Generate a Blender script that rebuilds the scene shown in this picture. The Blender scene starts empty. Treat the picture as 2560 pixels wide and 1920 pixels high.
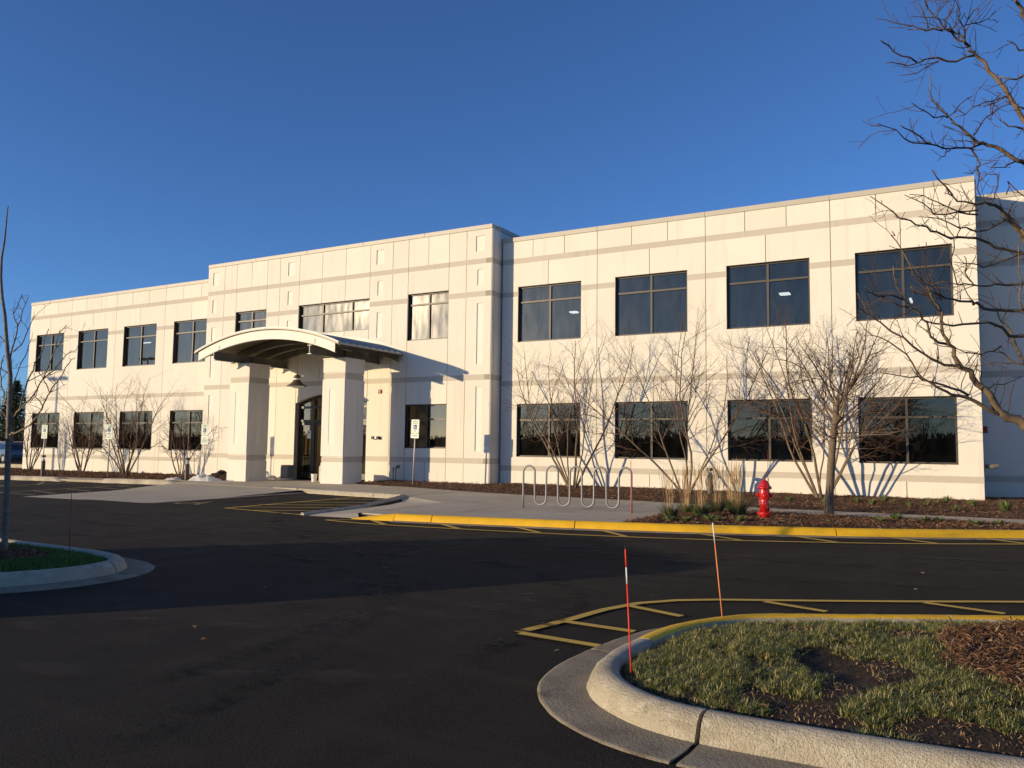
import bpy, bmesh, math, random
from mathutils import Vector, Matrix
from mathutils import noise as mnoise

# ------------------------------------------------------------------ camera, sky, sun
scn = bpy.context.scene
COL = scn.collection
EYE = 1.35
YAW, PITCH, ROLL = math.radians(29.7624), math.radians(4.5732), math.radians(0.726)
cam_d = bpy.data.cameras.new('camera'); cam = bpy.data.objects.new('camera', cam_d); COL.objects.link(cam)
fw = Vector((-math.sin(YAW)*math.cos(PITCH), math.cos(YAW)*math.cos(PITCH), math.sin(PITCH)))
rt = Vector((math.cos(YAW), math.sin(YAW), 0)); up = rt.cross(fw)
r2 = rt*math.cos(ROLL)+up*math.sin(ROLL); u2 = -rt*math.sin(ROLL)+up*math.cos(ROLL)
m = Matrix((r2, u2, -fw)).transposed().to_4x4(); m.translation = (0, 0, EYE)
cam.matrix_world = m
cam_d.sensor_width = 36.0; cam_d.lens = 2027.97/2560*36; cam_d.clip_start = 0.05; cam_d.clip_end = 2000
scn.camera = cam

SUN_EL = math.radians(10.1)
SUN_AZ = Vector((-0.625, -0.781, 0)).normalized()
world = bpy.data.worlds.new('World'); scn.world = world; world.use_nodes = True
wn = world.node_tree; bg = wn.nodes['Background']
sky = wn.nodes.new('ShaderNodeTexSky'); sky.sky_type = 'NISHITA'; sky.sun_disc = False
sky.sun_elevation = SUN_EL; sky.sun_rotation = math.atan2(SUN_AZ.x, SUN_AZ.y)
sky.altitude = 200; sky.air_density = 0.75; sky.dust_density = 0.4; sky.ozone_density = 4.0
wb = wn.nodes.new('ShaderNodeMix'); wb.data_type = 'RGBA'; wb.blend_type = 'MULTIPLY'; wb.inputs[0].default_value = 1; wb.inputs[7].default_value = (.87, 1.0, 1.19, 1)   # white balance of the sky
wn.links.new(sky.outputs[0], wb.inputs[6]); wn.links.new(wb.outputs[2], bg.inputs[0]); bg.inputs[1].default_value = 0.146
sun_d = bpy.data.lights.new('sun', 'SUN'); sun = bpy.data.objects.new('sun', sun_d); COL.objects.link(sun)
sun_d.energy = 4.95; sun_d.angle = math.radians(0.53); sun_d.color = (1.0, 0.785, 0.49)
sdir = Vector((SUN_AZ.x*math.cos(SUN_EL), SUN_AZ.y*math.cos(SUN_EL), math.sin(SUN_EL)))
sun.rotation_euler = sdir.to_track_quat('Z', 'Y').to_euler()
scn.view_settings.view_transform = 'Standard'; scn.view_settings.look = 'None'
scn.view_settings.exposure = 0.0; scn.view_settings.gamma = 1.0; scn.view_settings.use_curve_mapping = False

RNG = random.Random(11)

# ------------------------------------------------------------------ materials
def mat(name, col, rough=0.8, noise=None, bump=None, spec=0.3, metal=0.0, coat=0.0, island=None, objvar=0.0, alpha=None):
    """col base colour; noise=[(scale, amount, col2)], bump=[(scale, strength, dist)]; island = colour ramp per loose piece"""
    M = bpy.data.materials.new(name); M.use_nodes = True
    nt = M.node_tree; b = nt.nodes['Principled BSDF']
    b.inputs['Base Color'].default_value = (*col, 1); b.inputs['Roughness'].default_value = rough
    b.inputs['Specular IOR Level'].default_value = spec; b.inputs['Metallic'].default_value = metal
    b.inputs['Coat Weight'].default_value = coat
    geo = nt.nodes.new('ShaderNodeNewGeometry')
    cur = None
    if island:
        r = nt.nodes.new('ShaderNodeValToRGB'); r.color_ramp.interpolation = 'LINEAR'
        els = r.color_ramp.elements
        for i, (p, c) in enumerate(island):
            e = els[i] if i < 2 else els.new(p)
            e.position = p; e.color = (*c, 1)
        nt.links.new(geo.outputs['Random Per Island'], r.inputs[0]); cur = r.outputs[0]
    if noise:
        for sc, lo, hi, c2 in noise:
            n = nt.nodes.new('ShaderNodeTexNoise'); n.inputs['Detail'].default_value = 6
            if isinstance(sc, tuple):
                mp = nt.nodes.new('ShaderNodeMapping'); mp.inputs['Scale'].default_value = sc
                nt.links.new(geo.outputs['Position'], mp.inputs[0]); nt.links.new(mp.outputs[0], n.inputs['Vector']); n.inputs['Scale'].default_value = 1
            else:
                n.inputs['Scale'].default_value = sc; nt.links.new(geo.outputs['Position'], n.inputs['Vector'])
            mr = nt.nodes.new('ShaderNodeMapRange'); mr.inputs[1].default_value = lo; mr.inputs[2].default_value = hi
            nt.links.new(n.outputs[0], mr.inputs[0])
            mx = nt.nodes.new('ShaderNodeMix'); mx.data_type = 'RGBA'
            nt.links.new(mr.outputs[0], mx.inputs[0])
            if cur is None: mx.inputs[6].default_value = (*col, 1)
            else: nt.links.new(cur, mx.inputs[6])
            mx.inputs[7].default_value = (*c2, 1); cur = mx.outputs[2]
    if objvar:
        oi = nt.nodes.new('ShaderNodeObjectInfo'); mr = nt.nodes.new('ShaderNodeMapRange'); mr.inputs[3].default_value = 1-objvar; mr.inputs[4].default_value = 1+objvar*.3
        nt.links.new(oi.outputs['Random'], mr.inputs[0]); mx = nt.nodes.new('ShaderNodeMix'); mx.data_type = 'RGBA'; mx.blend_type = 'MULTIPLY'; mx.inputs[0].default_value = 1
        nt.links.new(cur, mx.inputs[6]); nt.links.new(mr.outputs[0], mx.inputs[7]); cur = mx.outputs[2]
    if alpha:
        n = nt.nodes.new('ShaderNodeTexNoise'); n.inputs['Detail'].default_value = 7; mp = nt.nodes.new('ShaderNodeMapping'); mp.inputs['Scale'].default_value = alpha[0]
        nt.links.new(geo.outputs['Position'], mp.inputs[0]); nt.links.new(mp.outputs[0], n.inputs['Vector']); n.inputs['Scale'].default_value = 1
        mr = nt.nodes.new('ShaderNodeMapRange'); mr.inputs[1].default_value = alpha[1]; mr.inputs[2].default_value = alpha[2]; mr.inputs[4].default_value = alpha[3]
        nt.links.new(n.outputs[0], mr.inputs[0]); nt.links.new(mr.outputs[0], b.inputs['Alpha'])
    if cur is not None: nt.links.new(cur, b.inputs['Base Color'])
    if bump:
        prev = None
        for sc, st, di in bump:
            n = nt.nodes.new('ShaderNodeTexNoise'); n.inputs['Detail'].default_value = 4; n.inputs['Scale'].default_value = sc
            nt.links.new(geo.outputs['Position'], n.inputs['Vector'])
            bp = nt.nodes.new('ShaderNodeBump'); bp.inputs['Strength'].default_value = st; bp.inputs['Distance'].default_value = di
            nt.links.new(n.outputs[0], bp.inputs['Height'])
            if prev is not None: nt.links.new(prev, bp.inputs['Normal'])
            prev = bp.outputs[0]
        nt.links.new(prev, b.inputs['Normal'])
    return M

WALL = mat('painted_concrete', (.81, .76, .655), .85, [(0.9, .35, .75, (.76, .715, .615)), ((5.0, 5.0, .30), .56, .80, (.69, .645, .55)), ((14, 14, .5), .62, .8, (.72, .67, .57)), (3.0, .68, .8, (.70, .66, .575))], [(60, .15, .01), (5, .12, .02)], objvar=.055)
INSET = mat('inset_paint', (.835, .79, .685), .85, [(2, .35, .75, (.80, .755, .65))], [(60, .12, .01)])
BAND = mat('taupe_painted_band', (.56, .51, .43), .85, [(1.2, .3, .8, (.545, .49, .405)), ((7, 7, .6), .58, .8, (.48, .43, .36))], [(60, .12, .01)], objvar=.04)
JOINT = mat('sealant_joint', (.36, .32, .26), .9)
COPE = mat('coping_metal', (.50, .455, .38), .5, [(2, .3, .8, (.47, .43, .355))], spec=.4)
FRAME = mat("bronze_frame", (.075, .063, .048), .45, spec=.4)
DARKF = mat('dark_bronze_door', (.03, .026, .02), .4, spec=.5)
FASCIA = mat('cream_steel', (.78, .75, .66), .55, [(3, .4, .8, (.70, .67, .58))])
STEEL = mat('grey_painted_steel', (.20, .18, .14), .55, [(3, .4, .8, (.12, .11, .09))])
ROOFM = mat('standing_seam_metal', (.34, .35, .35), .5, metal=.25, spec=.4)
DECK = mat('underside_deck', (.30, .26, .19), .6)
GALV = mat('galvanised_steel', (.30, .295, .285), .5, [(30, .4, .7, (.24, .235, .23))], metal=.4)
SIGNPOST = mat('sign_post_steel', (.50, .46, .42), .5, metal=.4)
WHITE = mat('white_plastic', (.80, .79, .75), .45)
SIGNW = mat('sign_white_reflective', (.86, .90, .74), .45)
SIGNG = mat('sign_green', (.05, .30, .14), .5)
SIGNGF = mat('sign_faded_green', (.42, .58, .42), .5)
SIGNB = mat('sign_blue', (.02, .045, .22), .45)
BLACK = mat('black_plastic', (.02, .02, .02), .5)
RED = mat('hydrant_red', (.52, .012, .012), .28, [(9, .45, .8, (.42, .012, .012))], [(18, .08, .01)], spec=.55, coat=.4)
DRED = mat('alarm_red', (.30, .02, .015), .4)
YELLOW = mat('kerb_yellow_paint', (.86, .50, .018), .6, [(3.5, .35, .75, (.74, .42, .02)), (26, .62, .74, (.60, .40, .08)), (60, .68, .74, (.36, .30, .18)), ((1.2, 1.2, 12), .64, .78, (.40, .27, .06))], [(90, .6, .008), (25, .3, .01), (7, .3, .02)])
STRIPE = mat('lot_stripe_paint', (.78, .50, .085), .8, [(60, .56, .74, (.22, .15, .05)), (2, .3, .7, (.66, .42, .08))], [(220, .5, .004)])
STRIPEF = mat('faded_stripe_paint', (.42, .32, .15), .8, [(30, .45, .7, (.16, .13, .09))], [(220, .5, .004)])
ASPH = mat('sealed_asphalt', (.0160, .0132, .0102), .85,
           [(.35, .40, .66, (.031, .0255, .0195)), ((1.6, .35, 1), .50, .70, (.043, .035, .026)), ((.3, 2.2, 1), .53, .73, (.045, .037, .028)), (.9, .55, .75, (.012, .010, .008)), (75, .48, .68, (.044, .038, .031)), (1.3, .60, .78, (.010, .0088, .0075)), (210, .60, .68, (.15, .135, .11)), (3.2, .70, .76, (.055, .048, .038))],
           [(190, 1.0, .02), (60, .8, .02), (1.5, .3, .04)], spec=.16)
CONC = mat('broom_concrete', (.53, .455, .335), .9, [(.8, .35, .7, (.45, .385, .28)), ((.6, 5, 1), .5, .7, (.39, .33, .24)), (120, .55, .8, (.59, .52, .41)), (2.2, .62, .76, (.31, .265, .20)), ((1.2, .25, 1), .6, .75, (.36, .31, .235))], [(140, .4, .004), (8, .2, .01)], objvar=.07)
KERB = mat('kerb_concrete', (.56, .49, .355), .92, [(3, .35, .7, (.42, .365, .265)), (13, .5, .72, (.60, .54, .41)), (40, .64, .76, (.30, .255, .185)), (150, .66, .80, (.60, .54, .42)), (6, .66, .78, (.24, .20, .145)), ((1.5, 1.5, 14), .62, .8, (.33, .28, .20))], [(34, .35, .02), (90, .9, .014), (220, .9, .007), (9, .3, .02)])
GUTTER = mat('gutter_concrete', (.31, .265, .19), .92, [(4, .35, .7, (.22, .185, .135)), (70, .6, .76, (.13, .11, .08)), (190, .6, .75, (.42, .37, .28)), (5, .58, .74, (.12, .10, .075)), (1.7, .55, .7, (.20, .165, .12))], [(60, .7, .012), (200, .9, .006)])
SOIL = mat('dark_soil', (.035, .022, .013), .95, [(6, .4, .7, (.055, .036, .022)), (60, .55, .75, (.08, .055, .035))], [(40, 1.0, .03), (150, .8, .01)])
MULCHB = mat('mulch_base', (.11, .052, .026), .95, [(9, .4, .7, (.05, .025, .014)), (35, .55, .72, (.16, .09, .05))], [(25, 1.0, .06), (80, .9, .02)])
CHIP = mat('mulch_chip', (.1, .05, .02), .9, island=[(0, (.055, .025, .013)), (.45, (.15, .068, .032)), (.8, (.25, .125, .058)), (.96, (.36, .22, .12)), (1, (.52, .40, .26))])
LEAF = mat('dead_leaf', (.3, .17, .07), .8, island=[(0, (.16, .08, .03)), (.5, (.28, .16, .07)), (1, (.42, .31, .19))])
GRASS = mat('winter_grass', (.06, .09, .02), .7, island=[(0, (.034, .054, .011)), (.4, (.10, .13, .024)), (.66, (.19, .20, .045)), (.78, (.37, .32, .12)), (1, (.62, .52, .27))])
LAWN = mat('lawn', (.055, .085, .018), .9, [(3, .4, .7, (.10, .11, .03)), (40, .4, .7, (.035, .06, .014))], [(60, .8, .04)])
GREENB = mat('grass_base_blades', (.07, .10, .03), .7, island=[(0, (.025, .045, .012)), (.5, (.06, .09, .025)), (.85, (.12, .13, .04)), (1, (.30, .23, .11))])
STRAW = mat('straw_stalk', (.5, .35, .17), .8, island=[(0, (.34, .21, .09)), (.6, (.52, .35, .17)), (1, (.66, .48, .26))])
TUFT = mat('tuft_blades', (.1, .14, .04), .7, island=[(0, (.07, .11, .03)), (.6, (.16, .20, .06)), (1, (.36, .32, .15))])
BARKT = mat('tan_bark', (.20, .145, .09), .9, [(14, .4, .7, (.12, .083, .055)), (60, .55, .75, (.28, .21, .14))], [(50, .6, .01)])
BARKL = mat('locust_bark', (.20, .145, .088), .85, [(20, .42, .62, (.15, .105, .07))], [(60, .6, .006)])
TWIG = mat('twig_brown', (.09, .052, .034), .9)
TWIGG = mat('shrub_twig', (.115, .066, .042), .9)
BARKG = mat('grey_bark', (.19, .14, .095), .9, [(16, .4, .7, (.12, .085, .058))], [(60, .6, .006)])
BARKS = mat('sapling_bark', (.24, .20, .15), .85, [(20, .4, .7, (.13, .105, .08))], [(60, .5, .004)])
NEEDLE = mat('conifer_needles', (.03, .05, .016), .8, island=[(0, (.018, .036, .012)), (1, (.05, .075, .022))])
FARWOOD = mat('far_bare_wood', (.05, .036, .026), .95, island=[(0, (.03, .022, .017)), (1, (.075, .055, .038))])
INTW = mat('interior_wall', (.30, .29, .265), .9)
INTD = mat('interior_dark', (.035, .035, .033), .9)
DESKM = mat('tan_desk', (.45, .26, .10), .6)
CARD = mat('tan_board', (.50, .31, .12), .8)
CARB = mat('suv_blue_grey_paint', (.055, .085, .13), .3, spec=.6, coat=.6)
CARG = mat('car_glass', (.012, .02, .03), .08, spec=.8)
TYRE = mat('tyre_rubber', (.015, .015, .015), .8)
ORANGE = mat('stake_red_orange', (.80, .055, .02), .5)
ORANGP = mat('stake_orange', (.78, .26, .09), .55)
PLAST = mat('clear_plastic_sheet', (.62, .60, .56), .25, spec=.6)

def emit(name, col, s):
    M = bpy.data.materials.new(name); M.use_nodes = True; nt = M.node_tree
    nt.nodes.clear(); o = nt.nodes.new('ShaderNodeOutputMaterial'); e = nt.nodes.new('ShaderNodeEmission')
    e.inputs[0].default_value = (*col, 1); e.inputs[1].default_value = s; nt.links.new(e.outputs[0], o.inputs[0]); return M
LIT = emit('lit_ceiling_fixture', (1, .97, .9), 4.0)

def glass(name, trans, refl, dirt, wav=1.0):
    M = bpy.data.materials.new(name); M.use_nodes = True; nt = M.node_tree; nt.nodes.clear()
    L = nt.links.new; N = nt.nodes.new
    out = N('ShaderNodeOutputMaterial'); tr = N('ShaderNodeBsdfTransparent'); tr.inputs[0].default_value = (*trans, 1)
    gl = N('ShaderNodeBsdfGlossy'); gl.inputs['Roughness'].default_value = 0.0; gl.inputs[0].default_value = (1, .89, .73, 1)
    geo = N('ShaderNodeNewGeometry'); nz = N('ShaderNodeTexNoise'); nz.inputs['Scale'].default_value = .8; nz.inputs['Detail'].default_value = 1
    L(geo.outputs['Position'], nz.inputs['Vector']); bp = N('ShaderNodeBump'); bp.inputs['Strength'].default_value = .05*wav; bp.inputs['Distance'].default_value = .02
    L(nz.outputs[0], bp.inputs['Height']); L(bp.outputs[0], gl.inputs['Normal'])
    fr = N('ShaderNodeFresnel'); fr.inputs[0].default_value = 1.5
    ma = N('ShaderNodeMath'); ma.operation = 'MULTIPLY_ADD'; ma.inputs[1].default_value = 1.3; ma.inputs[2].default_value = refl; ma.use_clamp = True
    L(fr.outputs[0], ma.inputs[0]); mx = N('ShaderNodeMixShader'); L(ma.outputs[0], mx.inputs[0]); L(tr.outputs[0], mx.inputs[1]); L(gl.outputs[0], mx.inputs[2])
    # grime: a faint rough film with streaks
    gr = N('ShaderNodeBsdfGlossy'); gr.inputs['Roughness'].default_value = .22; gr.inputs[0].default_value = (.9, .85, .78, 1)
    df = N('ShaderNodeBsdfDiffuse'); df.inputs[0].default_value = (.5, .47, .42, 1)
    m0 = N('ShaderNodeMixShader'); m0.inputs[0].default_value = .25; L(df.outputs[0], m0.inputs[1]); L(gr.outputs[0], m0.inputs[2])
    mp = N('ShaderNodeMapping'); mp.inputs['Scale'].default_value = (3, 3, .8); L(geo.outputs['Position'], mp.inputs[0])
    n2 = N('ShaderNodeTexNoise'); n2.inputs['Scale'].default_value = 1.6; n2.inputs['Detail'].default_value = 7; L(mp.outputs[0], n2.inputs['Vector'])
    mr = N('ShaderNodeMapRange'); mr.inputs[1].default_value = .35; mr.inputs[2].default_value = .75; mr.inputs[3].default_value = dirt*.5; mr.inputs[4].default_value = dirt*1.8
    L(n2.outputs[0], mr.inputs[0]); m2 = N('ShaderNodeMixShader'); L(mr.outputs[0], m2.inputs[0]); L(mx.outputs[0], m2.inputs[1]); L(m0.outputs[0], m2.inputs[2])
    L(m2.outputs[0], out.inputs[0]); return M
GLASS = glass('tinted_window_glass', (.13, .15, .15), .03, .008)
GLASSU = glass('upper_window_glass', (.20, .22, .22), .035, .022)
GLASSD = glass('dusty_window_glass', (.22, .23, .22), .05, .028)
GLASSE = glass('entrance_glass', (.42, .42, .38), .03, .01)

# ------------------------------------------------------------------ helpers
def link(o, parent=None):
    COL.objects.link(o)
    if parent is not None: o.parent = parent
    return o
def tag(o, label=None, cat=None, group=None, kind=None):
    if label: o['label'] = label
    if cat: o['category'] = cat
    if group: o['group'] = group
    if kind: o['kind'] = kind
    return o
def empty(name, loc, label=None, cat=None, group=None, rz=0, kind=None):
    o = bpy.data.objects.new(name, None); o.location = loc; o.rotation_euler = (0, 0, rz); o.empty_display_size = .2
    link(o); return tag(o, label, cat, group, kind)
class MB:
    def __init__(s): s.v = []; s.f = []; s.mi = []; s.c = 0
    def face(s, pts, mi=0):
        n = len(s.v); s.v += [tuple(p) for p in pts]; s.f.append(tuple(range(n, n+len(pts)))); s.mi.append(mi)
    def box(s, x0, x1, y0, y1, z0, z1, mi=0):
        n = len(s.v)
        s.v += [(x, y, z) for z in (z0, z1) for y in (y0, y1) for x in (x0, x1)]
        for f in ((0, 2, 3, 1), (4, 5, 7, 6), (0, 1, 5, 4), (2, 6, 7, 3), (0, 4, 6, 2), (1, 3, 7, 5)):
            s.f.append(tuple(n+i for i in f)); s.mi.append(mi)
    def obox(s, c, ax, ay, az, mi=0):
        c = Vector(c); ax = Vector(ax); ay = Vector(ay); az = Vector(az); n = len(s.v)
        for k in (-1, 1):
            for j in (-1, 1):
                for i in (-1, 1): s.v.append(tuple(c+ax*i+ay*j+az*k))
        for f in ((0, 2, 3, 1), (4, 5, 7, 6), (0, 1, 5, 4), (2, 6, 7, 3), (0, 4, 6, 2), (1, 3, 7, 5)):
            s.f.append(tuple(n+i for i in f)); s.mi.append(mi)
    def tube(s, pts, rad, sides=5, cap=True, mi=0):
        pts = [Vector(p) for p in pts]
        if not hasattr(rad, '__len__'): rad = [rad]*len(pts)
        d0 = (pts[1]-pts[0]).normalized(); a = d0.orthogonal().normalized(); n0 = len(s.v)
        for i, p in enumerate(pts):
            d = (pts[min(i+1, len(pts)-1)]-pts[max(i-1, 0)])
            d = d.normalized() if d.length > 1e-9 else d0
            a = (a-d*a.dot(d)); a = a.normalized() if a.length > 1e-6 else d.orthogonal().normalized()
            b = d.cross(a)
            for k in range(sides):
                t = 2*math.pi*k/sides; s.v.append(tuple(p+(a*math.cos(t)+b*math.sin(t))*rad[i]))
        for i in range(len(pts)-1):
            for k in range(sides):
                k2 = (k+1) % sides; q = n0+i*sides
                s.f.append((q+k, q+k2, q+sides+k2, q+sides+k)); s.mi.append(mi)
        if cap:
            s.f.append(tuple(n0+k for k in range(sides))[::-1]); s.mi.append(mi)
            q = n0+(len(pts)-1)*sides; s.f.append(tuple(q+k for k in range(sides))); s.mi.append(mi)
    def lathe(s, prof, cx=0, cy=0, seg=20, mi=0):
        n0 = len(s.v)
        for r, z in prof:
            for k in range(seg):
                t = 2*math.pi*k/seg; s.v.append((cx+r*math.cos(t), cy+r*math.sin(t), z))
        for i in range(len(prof)-1):
            for k in range(seg):
                k2 = (k+1) % seg; q = n0+i*seg; s.f.append((q+k, q+k2, q+seg+k2, q+seg+k)); s.mi.append(mi)
        s.f.append(tuple(n0+k for k in range(seg))[::-1]); s.mi.append(mi)
        q = n0+(len(prof)-1)*seg; s.f.append(tuple(q+k for k in range(seg))); s.mi.append(mi)
    def prism(s, poly, z0, z1, mi=0):      # poly in xy; z may be callable
        n = len(poly); q = len(s.v)
        fz = (lambda z, x, y: z(x, y) if callable(z) else z)
        for x, y in poly: s.v.append((x, y, fz(z0, x, y)))
        for x, y in poly: s.v.append((x, y, fz(z1, x, y)))
        s.f.append(tuple(range(q, q+n))[::-1]); s.mi.append(mi); s.f.append(tuple(range(q+n, q+2*n))); s.mi.append(mi)
        for i in range(n):
            j = (i+1) % n; s.f.append((q+i, q+j, q+n+j, q+n+i)); s.mi.append(mi)
    def build(s, name, mats, parent=None, smooth=False, bevel=0, kind=None):
        me = bpy.data.meshes.new(name); me.from_pydata(s.v, [], s.f)
        if not isinstance(mats, (list, tuple)): mats = [mats]
        for m_ in mats: me.materials.append(m_)
        if len(mats) > 1: me.polygons.foreach_set('material_index', s.mi)
        if smooth: me.polygons.foreach_set('use_smooth', [True]*len(s.f))
        me.update()
        o = bpy.data.objects.new(name, me); link(o, parent)
        if bevel:
            bv = o.modifiers.new('b', 'BEVEL'); bv.width = bevel; bv.segments = 2; bv.limit_method = 'ANGLE'
        if kind: o['kind'] = kind
        return o
def box(name, x0, x1, y0, y1, z0, z1, m_, parent=None, bevel=0, kind=None):
    b = MB(); b.box(x0, x1, y0, y1, z0, z1); return b.build(name, m_, parent, bevel=bevel, kind=kind)
def copy_tree(o, parent=None, loc=None, rz=None, label=None):
    c = o.copy(); COL.objects.link(c); c.parent = parent
    if loc is not None: c.location = loc
    if rz is not None: c.rotation_euler = (0, 0, rz)
    if label: c['label'] = label
    for ch in list(o.children): copy_tree(ch, c)
    return c
def lot_z(x): return min(0.0, .0115*(x+18))

# ------------------------------------------------------------------ ground (structure)
def sheet(name, poly, z, m_, kind='structure', parent=None, sub=None):
    b = MB(); b.face([(x, y, z(x, y) if callable(z) else z) for x, y in poly]); o = b.build(name, m_, parent)
    if kind: o['kind'] = kind
    return o
def grid(name, x0, x1, y0, y1, nx, ny, fz, m_, keep=None, parent=None, smooth=True, kind='structure', warp=None):
    v = []; f = []
    for j in range(ny+1):
        for i in range(nx+1):
            x = x0+(x1-x0)*i/nx; y = y0+(y1-y0)*j/ny
            if warp: x, y = warp(x, y)
            v.append((x, y, fz(x, y)))
    for j in range(ny):
        for i in range(nx):
            a = j*(nx+1)+i; q = (a, a+1, a+nx+2, a+nx+1)
            if keep:
                cx = sum(v[k][0] for k in q)/4; cy = sum(v[k][1] for k in q)/4
                if not keep(cx, cy): continue
            f.append(q)
    me = bpy.data.meshes.new(name); me.from_pydata(v, [], f); me.materials.append(m_)
    if smooth: me.polygons.foreach_set('use_smooth', [True]*len(f))
    o = bpy.data.objects.new(name, me); link(o, parent)
    if kind: o['kind'] = kind
    return o
def inside(poly, x, y):
    c = False; n = len(poly); j = n-1
    for i in range(n):
        xi, yi = poly[i]; xj, yj = poly[j]
        if (yi > y) != (yj > y) and x < (xj-xi)*(y-yi)/(yj-yi)+xi: c = not c
        j = i
    return c
g_ = MB()
xs = [-900, -200, -18, 200, 900]
for i in range(4):
    for y0, y1 in ((-900, 0), (0, 900)):
        z = lambda x: -.25+max(-1.2, lot_z(x)*.9)
        g_.face([(xs[i], y0, z(xs[i])), (xs[i+1], y0, z(xs[i+1])), (xs[i+1], y1, z(xs[i+1])), (xs[i], y1, z(xs[i]))])
g_.build('ground', LAWN)['kind'] = 'structure'
def az(x, y): return lot_z(x)+.014*mnoise.noise(Vector((x*.35, y*.35, 0)))*(1 if y < 11 else .4)
grid('parking_lot', -62, 22, -46, 20.6, 168, 134, lambda x, y: lot_z(x)+.006*mnoise.noise(Vector((x*.4, y*.4, 0))), ASPH)
# far parking lot and verge on the left, beyond the building
b = MB(); b.prism([(-130, 34), (-57, 31.5), (-57, 60), (-130, 60)], lambda x, y: lot_z(x)-.35, lambda x, y: lot_z(x)*.7+.12)
b.build('far_parking_lot', ASPH)['kind'] = 'structure'
b = MB(); b.prism([(-130, 33.2), (-52, 30.6), (-52, 30.9), (-130, 33.6)], lambda x, y: -.9, lambda x, y: lot_z(x)*.7+.22)
b.build('far_kerb', CONC)['kind'] = 'structure'
grid('lawn_verge', -62, -42.6, 20.6, 31, 30, 16, lambda x, y: lot_z(x)*.9+.08, LAWN)

PZ = .085            # pavement level at the plaza
# --- sidewalk in front of the entrance and the plaza with the bicycle rack
def walk_z(x, y):
    if x < -18: return PZ+lot_z(x)
    return PZ
def slab(name, poly, z, m_=CONC, parent=None, thick=.12):
    b = MB(); b.prism(poly, lambda x, y: (z(x, y) if callable(z) else z)-thick, z); return b.build(name, m_, parent, bevel=.006)
def clip(poly, a, bb, c):            # keep a*x+b*y<=c
    out = []; n = len(poly)
    for i in range(n):
        p = poly[i]; q = poly[(i+1) % n]; dp = a*p[0]+bb*p[1]-c; dq = a*q[0]+bb*q[1]-c
        if dp <= 0: out.append(p)
        if dp*dq < 0:
            t = dp/(dp-dq); out.append((p[0]+(q[0]-p[0])*t, p[1]+(q[1]-p[1])*t))
    return out
def split_slabs(root, poly, xcuts, ycuts, z, skew=0.0, gap=.006):
    """cut a convex pavement outline into single slabs along joints"""
    for i in range(len(xcuts)-1):
        for j in range(len(ycuts)-1):
            p = clip(poly, 1, skew, xcuts[i+1]-gap); p = clip(p, -1, -skew, -xcuts[i]-gap) if p else p
            p = clip(p, -skew, 1, ycuts[j+1]-gap) if p else p; p = clip(p, skew, -1, -ycuts[j]-gap) if p else p
            if len(p) >= 3:
                A = abs(sum(p[k][0]*p[(k+1) % len(p)][1]-p[(k+1) % len(p)][0]*p[k][1] for k in range(len(p))))/2
                if A > .04: slab('paving_slab', p, z, CONC, root)
walk = sheet('sidewalk', [(-13.5, 17.3), (8, 17.3), (8, 19.6), (-18.3, 21.6), (-25.3, 21.8), (-25.3, 20.2), (-19, 19.2), (-17.3, 17.5)], lambda x, y: walk_z(x, y)-.02, JOINT)
# entrance plaza (left of and under the canopy)
split_slabs(walk, [(-24.6, 19.3), (-17.2, 17.65), (-17.2, 21.3), (-18.6, 23.84), (-25.0, 23.84), (-25.0, 20.6)], [-25.4, -23.4, -21.4, -19.4, -17.1], [17.5, 19.4, 21.3, 23.9], lambda x, y: walk_z(x, y))
# strip between the short kerb and the mulch
split_slabs(walk, [(-17.2, 17.65), (-13.0, 17.2), (-12.95, 20.2), (-13.6, 20.4), (-16, 21.2), (-17.2, 21.3)], [-17.3, -15.7, -14.2, -12.9], [17.0, 18.75, 21.4], PZ)
# plaza with bike rack
plaza = [(-10.35, 12.2), (-9.4, 12.1), (-5.45, 13.25), (-5.45, 15.6), (-5.0, 17.1), (-5.0, 19.05), (-8, 19.6), (-10.8, 19.8), (-12.95, 20.2), (-12.95, 17.2), (-10.75, 15.65)]
sheet('plaza_bed', plaza, PZ-.02, JOINT)
cuts_y = [12.0, 14.4, 16.6, 18.8, 21]
for px0, px1 in ((-13, -10.9), (-10.9, -9.0), (-9.0, -7.1), (-7.1, -4.9)):
    pass
PLZ = bpy.data.objects['plaza_bed']
split_slabs(PLZ, [(-10.35, 12.3), (-9.4, 12.22), (-5.45, 13.35), (-5.45, 15.6), (-5.0, 17.1), (-5.0, 19.05), (-8, 19.6), (-10.8, 19.8), (-12.95, 20.2), (-12.95, 17.2), (-10.75, 15.65)],
            [-17, -12.9, -10.9, -8.9, -6.9, -4.0], [8, 13.9, 16.1, 18.3, 22], PZ, skew=-.10)
# narrow walk between the two mulch beds
split_slabs(walk, [(-4.98, 17.3), (8, 17.5), (8, 19.3), (-2.5, 19.0), (-4.98, 19.03)], [-5, -3.3, -1.5, .35, 2.2, 4, 6, 8], [16, 20], PZ)
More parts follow.
